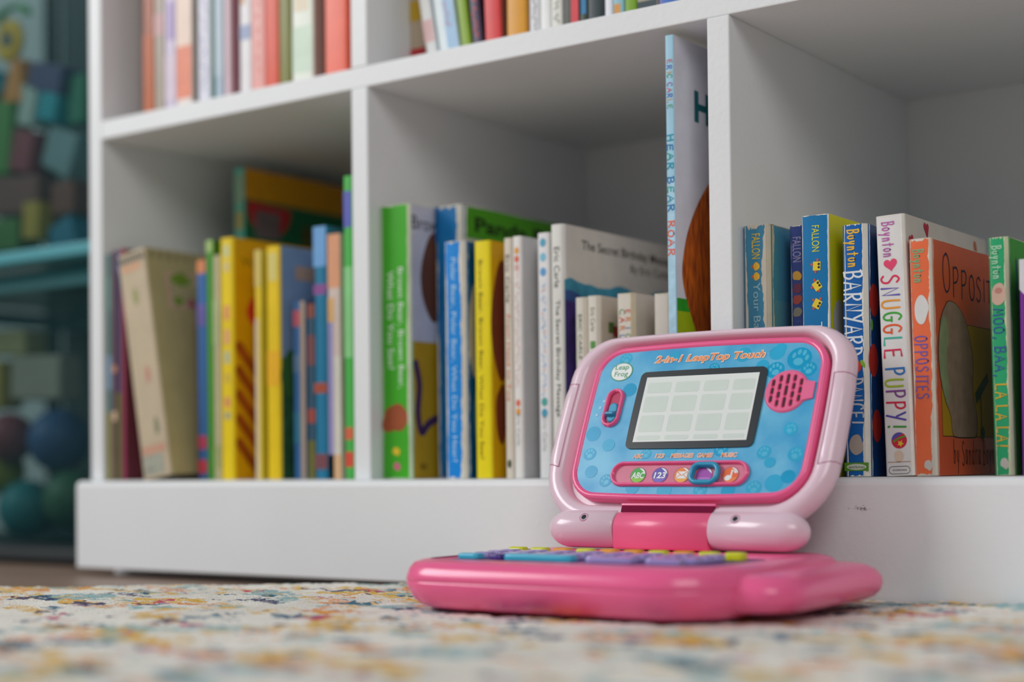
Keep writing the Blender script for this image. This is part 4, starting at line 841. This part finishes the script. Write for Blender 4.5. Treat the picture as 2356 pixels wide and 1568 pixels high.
# ------------------------------------------------------------------ rug
def rug():
    m=bpy.data.materials.new('rug_pile'); m.use_nodes=True; nt=m.node_tree; b=nt.nodes['Principled BSDF']; lk=nt.links.new
    tc=nt.nodes.new('ShaderNodeTexCoord'); 
    def noise(sc_,det,rot=0,off=0,stretch=1):
        mp=nt.nodes.new('ShaderNodeMapping'); mp.inputs['Location'].default_value=(off,off*1.7,0); mp.inputs['Rotation'].default_value=(0,0,R(rot)); mp.inputs['Scale'].default_value=(1,stretch,1)
        n=nt.nodes.new('ShaderNodeTexNoise'); n.inputs['Scale'].default_value=sc_; n.inputs['Detail'].default_value=det; n.inputs['Roughness'].default_value=.62
        lk(tc.outputs['Object'],mp.inputs[0]); lk(mp.outputs[0],n.inputs['Vector']); return n.outputs['Fac']
    def thr(fac,a,c):
        r=nt.nodes.new('ShaderNodeMapRange'); r.inputs[1].default_value=a; r.inputs[2].default_value=c; lk(fac,r.inputs[0]); return r.outputs[0]
    def mul(a,c):
        q=nt.nodes.new('ShaderNodeMath'); q.operation='MULTIPLY'; lk(a,q.inputs[0])
        if isinstance(c,float): q.inputs[1].default_value=c
        else: lk(c,q.inputs[1])
        return q.outputs[0]
    def mix(fac,a,col):
        x=nt.nodes.new('ShaderNodeMix'); x.data_type='RGBA'; lk(fac,x.inputs[0])
        if isinstance(a,tuple): x.inputs[6].default_value=a
        else: lk(a,x.inputs[6])
        x.inputs[7].default_value=hexc(col); return x.outputs[2]
    c=mix(thr(noise(7,4,0,3.1),.45,.62),hexc('#efece3'),'#dfdcd3')
    # coloured, broken-up dye patches
    for sc_,off,a,w_,col,k in ((17,1.3,.540,.03,'#e2b23c',.9),(21,7.7,.580,.03,'#e48a30',.85),(16,13.2,.560,.03,'#7fb2b8',.8),(22,21.9,.598,.02,'#2a6a88',.9),(20,33.1,.630,.02,'#c8406e',.9),(27,41.5,.605,.02,'#333a68',.9),(14,52.4,.630,.03,'#caa4ba',.5)):
        f_=thr(noise(sc_,5,15,off,1.5),a,a+w_); f_=mul(f_,thr(noise(150,2,0,off+5),.30,.52)); f_=mul(f_,float(k)); c=mix(f_,c,col)
    lk(c,b.inputs['Base Color']); b.inputs['Roughness'].default_value=.95; b.inputs['Specular IOR Level'].default_value=.1
    n=nt.nodes.new('ShaderNodeTexNoise'); n.inputs['Scale'].default_value=700; n.inputs['Detail'].default_value=2; lk(tc.outputs['Object'],n.inputs['Vector'])
    bp=nt.nodes.new('ShaderNodeBump'); bp.inputs['Strength'].default_value=.8; bp.inputs['Distance'].default_value=.001; lk(n.outputs['Fac'],bp.inputs['Height']); lk(bp.outputs[0],b.inputs['Normal'])
    import numpy as np
    from mathutils import noise as N
    # outline: far-left edge runs diagonally, then follows the plinth
    def yfar(x): return -.0178 if x>.43 else -.0178-(.43-x)*.66
    xs=[-.25+.0024*i for i in range(int(1.45/.0024))]; ny=150
    v=[];f=[];nx=len(xs)
    for i,x in enumerate(xs):
        yf=yfar(x)+.0010*N.noise(Vector((x*60,0,3))); y0=-1.05
        for j in range(ny):
            s_=j/(ny-1); y=yf-(1-(1-s_)**1.0)*0-(yf-y0)*(s_**1.7)
            z=.0013*N.noise(Vector((x*90,y*90,1)))+.0010*N.noise(Vector((x*300,y*300,5)))+.0012*N.noise(Vector((x*14,y*14,9)))
            cl=1.0
            if -.22<y<-.01 and .46<x<.73: z=min(z,.0002)-.0006
            v.append((x,y,.0095+z if j>0 else .0086+z*.6))
    for i in range(nx-1):
        for j in range(ny-1): a=i*ny+j; f.append((a,a+1,a+ny+1,a+ny))
    # underside skirt along the far edge
    o=len(v)
    for i in range(nx): x,y,z=v[i*ny]; v.append((x,y+.0012,.0003))
    for i in range(nx-1): f.append((o+i,i*ny,(i+1)*ny,o+i+1))
    me=bpy.data.meshes.new('area_rug'); me.from_pydata(v,[],f); me.materials.append(m); me.polygons.foreach_set('use_smooth',[True]*len(f)); me.update()
    ob=bpy.data.objects.new('area_rug',me); COL.objects.link(ob); ob.location=(0,0,FZ+.0003)
    tag(ob,'cream area rug with blurred yellow, teal, navy and pink dye patches under the toy laptop','rug')
rug()
# ------------------------------------------------------------------ storage bins at the left with toys
TEAL=bpy.data.materials.new('teal_plastic'); TEAL.use_nodes=True
nt=TEAL.node_tree; out=nt.nodes['Material Output']; pr=nt.nodes['Principled BSDF']; pr.inputs['Base Color'].default_value=hexc('#47757c'); pr.inputs['Roughness'].default_value=.35
tr2=nt.nodes.new('ShaderNodeBsdfTransparent'); tr2.inputs[0].default_value=hexc('#c6d4d3'); mx=nt.nodes.new('ShaderNodeMixShader'); mx.inputs[0].default_value=.13
nt.links.new(tr2.outputs[0],mx.inputs[1]); nt.links.new(pr.outputs[0],mx.inputs[2]); nt.links.new(mx.outputs[0],out.inputs[0])
RIM=mat('#4f9aa4',.35,.03,.2)
def bin_(z0,z1,label,x0=-.56,x1=-.05,y0=.10,y1=.40):
    r=empty('storage_bin',((x0+x1)/2,(y0+y1)/2,z0)); tag(r,label,'storage bin','translucent teal storage bins stacked left of the bookcase')
    ox,oy,oz=r.location; mb=MB(lambda v:(v[0]-ox,v[1]-oy,v[2]-oz))
    h=(x1-x0)/2; g=(y1-y0)/2; cx,cy=(x0+x1)/2,(y0+y1)/2
    R_=lambda ins,z:[(x,y,z) for x,y in rr(h-ins,g-ins,.02,5,(0,0),cx,cy)]
    mb.loft([R_(.012,z0),R_(.010,z0+.004),R_(0,z1)],TEAL,cap1=False); mb.build('tub',r)
    mb=MB(lambda v:(v[0]-ox,v[1]-oy,v[2]-oz)); mb.loft([R_(.003,z1-.018),R_(-.006,z1-.018),R_(-.007,z1-.010),R_(-.005,z1),R_(.001,z1),R_(.003,z1-.018)],RIM,cap0=False,cap1=False); mb.build('rim',r)
bin_(.222,.66,'upper translucent teal plastic bin of mixed toys left of the bookcase')
bin_(FZ+.0165,.205,'lower translucent teal plastic bin of toys standing near the floor')
mb=MB(); DK=mat('#2e3436',.6,.05)
rk=empty('bin_rack',(-.31,.25,FZ)); tag(rk,'dark rack carrying two translucent teal toy bins left of the bookcase','rack')
for n_,a,b_ in (('shelf',(-.60,.06,.2085),(-.028,.43,.2205)),('shelf',(-.60,.06,FZ+.004),(-.028,.43,FZ+.016)),('leg',(-.61,.06,FZ),(-.6,.08,.70)),('leg',(-.61,.41,FZ),(-.6,.43,.70)),('leg',(-.0275,.41,FZ),(-.0185,.43,.70)),('back_board',(-.60,.431,FZ+.02),(-.028,.437,.70))):
    mb=MB(); mb.box([a[i]-rk.location[i] for i in range(3)],[b_[i]-rk.location[i] for i in range(3)],RIM if n_=='shelf' and a[2]>.1 else DK); mb.build(n_,rk,bevel=.002)
def toyblock(name,x,y,z,sx,sy,sz,col,rot,lab,cat='toy block',grp='toys in the teal bins'):
    mb=MB(); mb.box((-sx/2,-sy/2,-sz/2),(sx/2,sy/2,sz/2),mat(col,.5,.06)); o=mb.build(name,bevel=min(sx,sz)*.08,seg=3); o.location=(x,y,z); o.rotation_euler=(0,R(rot),0); tag(o,lab,cat,grp)
def toyball(name,x,y,z,r,col,lab,cat='toy ball',sy=1,grp='toys in the teal bins'):
    mb=MB(); mb.loft([[(r*math.sin(R(t_))*math.cos(a),r*math.sin(R(t_))*math.sin(a)*sy,-r*math.cos(R(t_))) for a in [2*math.pi*i/24 for i in range(24)]] for t_ in [1]+list(range(12,180,12))+[179]],mat(col,.5,.06)); o=mb.build(name); o.location=(x,y,z); tag(o,lab,cat,grp)
GT='toys in the upper teal bin'; GB='toys in the lower teal bin'
# yellow ring with a blue-grey middle
mb=MB(); a_=[2*math.pi*i/28 for i in range(28)]
def torus(mb,Rm,r,m,sy=.6):
    k=12; mb.add([((Rm+r*math.cos(b))*math.cos(a),r*math.sin(b)*sy,(Rm+r*math.cos(b))*math.sin(a)) for a in a_ for b in [2*math.pi*j/k for j in range(k)]],[(i*k+j,i*k+(j+1)%k,((i+1)%28)*k+(j+1)%k,((i+1)%28)*k+j) for i in range(28) for j in range(k)],m,True)
rg_=empty('toy_ring',(-.307,.135,.4570)); tag(rg_,'yellow toy ring with a blue-grey hub, at the top of the upper bin','toy ring',GT)
torus(mb,.0145,.0078,mat('#e0b42a',.5)); mb.build('ring',rg_)
mb=MB(); mb.loft([[(q*math.cos(a),y,q*math.sin(a)) for a in a_] for q,y in ((.0068,.006),(.0068,-.004),(.0045,-.006))],mat('#54708a',.5)); mb.build('hub',rg_)
tb=toyblock
def toyarch(x,y,z,Rm,r,col,lab):
    mb=MB(); A=[R(-12+i*17) for i in range(13)]; k=10
    mb.add([((Rm+r*math.cos(b))*math.cos(a)*1.35,r*math.sin(b),(Rm+r*math.cos(b))*math.sin(a)*.55) for a in A for b in [2*math.pi*j/k for j in range(k)]],[(i*k+j,i*k+(j+1)%k,(i+1)*k+(j+1)%k,(i+1)*k+j) for i in range(12) for j in range(k)],mat(col,.5),True)
    o=mb.build('toy_arch'); o.location=(x,y,z); tag(o,lab,'toy',GT)
toyarch(-.308,.140,.4840,.017,.0045,'#3f9a4a','green curved toy band above the yellow ring')
tb('toy_block',-.2515,.15,.4100,.054,.03,.030,'#43406e',14,'navy blue oblong toy block in the upper bin',grp=GT)
tb('toy_block',-.2800,.15,.3860,.026,.03,.042,'#b0c0b8',14,'pale grey toy block under the navy one',grp=GT)
tb('toy_block',-.2480,.15,.3800,.030,.03,.030,'#0f9aaa',14,'turquoise toy block under the navy one, on its right',grp=GT)
tb('toy_block',-.2900,.15,.3400,.036,.03,.044,'#8a3a44',14,'maroon toy block below the pale grey one',grp=GT)
tb('toy_block',-.2420,.155,.3360,.050,.02,.046,'#7f9a9e',24,'grey-green plastic toy panel right of the maroon block',grp=GT)
tb('toy_block',-.2140,.16,.3850,.026,.03,.050,'#1f7a5a',0,'dark green toy block at the right of the upper bin',grp=GT)
mb=MB(); mb.loft([[(x*q,y*.016,z) for x,y in ((-1,-1),(1,-1),(1,1),(-1,1))] for q,z in ((.017,-.022),(.007,.022))],mat('#d98c3a',.5),smooth=False); o=mb.build('toy_cone',bevel=.002); o.location=(-.3000,.15,.4150); o.rotation_euler=(0,R(8),0); tag(o,'orange wedge shaped toy below the yellow ring','toy',GT)
tb('toy_block',-.3480,.15,.4150,.030,.03,.030,'#1f9ab8',-25,'bright blue toy block at the left edge below the ring',grp=GT)
tb('toy_block',-.3420,.15,.3600,.070,.03,.080,'#4f8a3a',6,'large green toy block on the left of the upper bin',grp=GT)
tb('toy_block',-.3080,.15,.2960,.090,.03,.040,'#7a4e46',4,'large brown toy block under the green one',grp=GT)
tb('toy_block',-.3300,.15,.2560,.070,.03,.034,'#4f7a34',2,'long green toy block at the bottom of the upper bin',grp=GT)
tb('toy_block',-.2620,.14,.2640,.026,.03,.038,'#b89a34',3,'mustard yellow toy block at the bottom of the upper bin',grp=GT)
tb('toy_block',-.2240,.15,.2840,.036,.03,.034,'#7a4636',0,'russet toy block at the bottom right of the upper bin',grp=GT)
tb('toy_block',-.2260,.15,.2450,.040,.03,.034,'#2f7a94',-18,'blue-green toy block low at the right of the upper bin',grp=GT)
tb('toy_block',-.3300,.15,.1440,.090,.03,.026,'#a8a070',3,'straw coloured toy box at the top of the lower bin',grp=GB)
tb('toy_block',-.2700,.15,.1050,.080,.03,.046,'#a09c8c',2,'pale beige toy box in the lower bin',grp=GB)
tb('toy_block',-.3500,.15,.1000,.050,.03,.050,'#a8963a',0,'dull yellow toy box at the left of the lower bin',grp=GB)
toyball('toy_ball',-.3170,.14,.0440,.026,'#8a4450','dark red toy ball in the lower bin')
toyball('toy_ball',-.3500,.152,.0100,.026,'#9a9a3a','olive yellow toy ball at the left of the lower bin')
toyball('toy_ball',-.3020,.15,-.0300,.030,'#2f7f86','teal toy ball at the bottom of the lower bin')
toyball('toy_ball',-.2500,.15,.0400,.032,'#3a5a8a','slate blue toy ball at the right of the lower bin')
toyball('toy_ball',-.2300,.15,-.0200,.030,'#3f6a50','dark green toy ball low at the right of the lower bin')
for o in bpy.data.objects:
    if o.name.startswith('toy_ball'): o['group']=GB
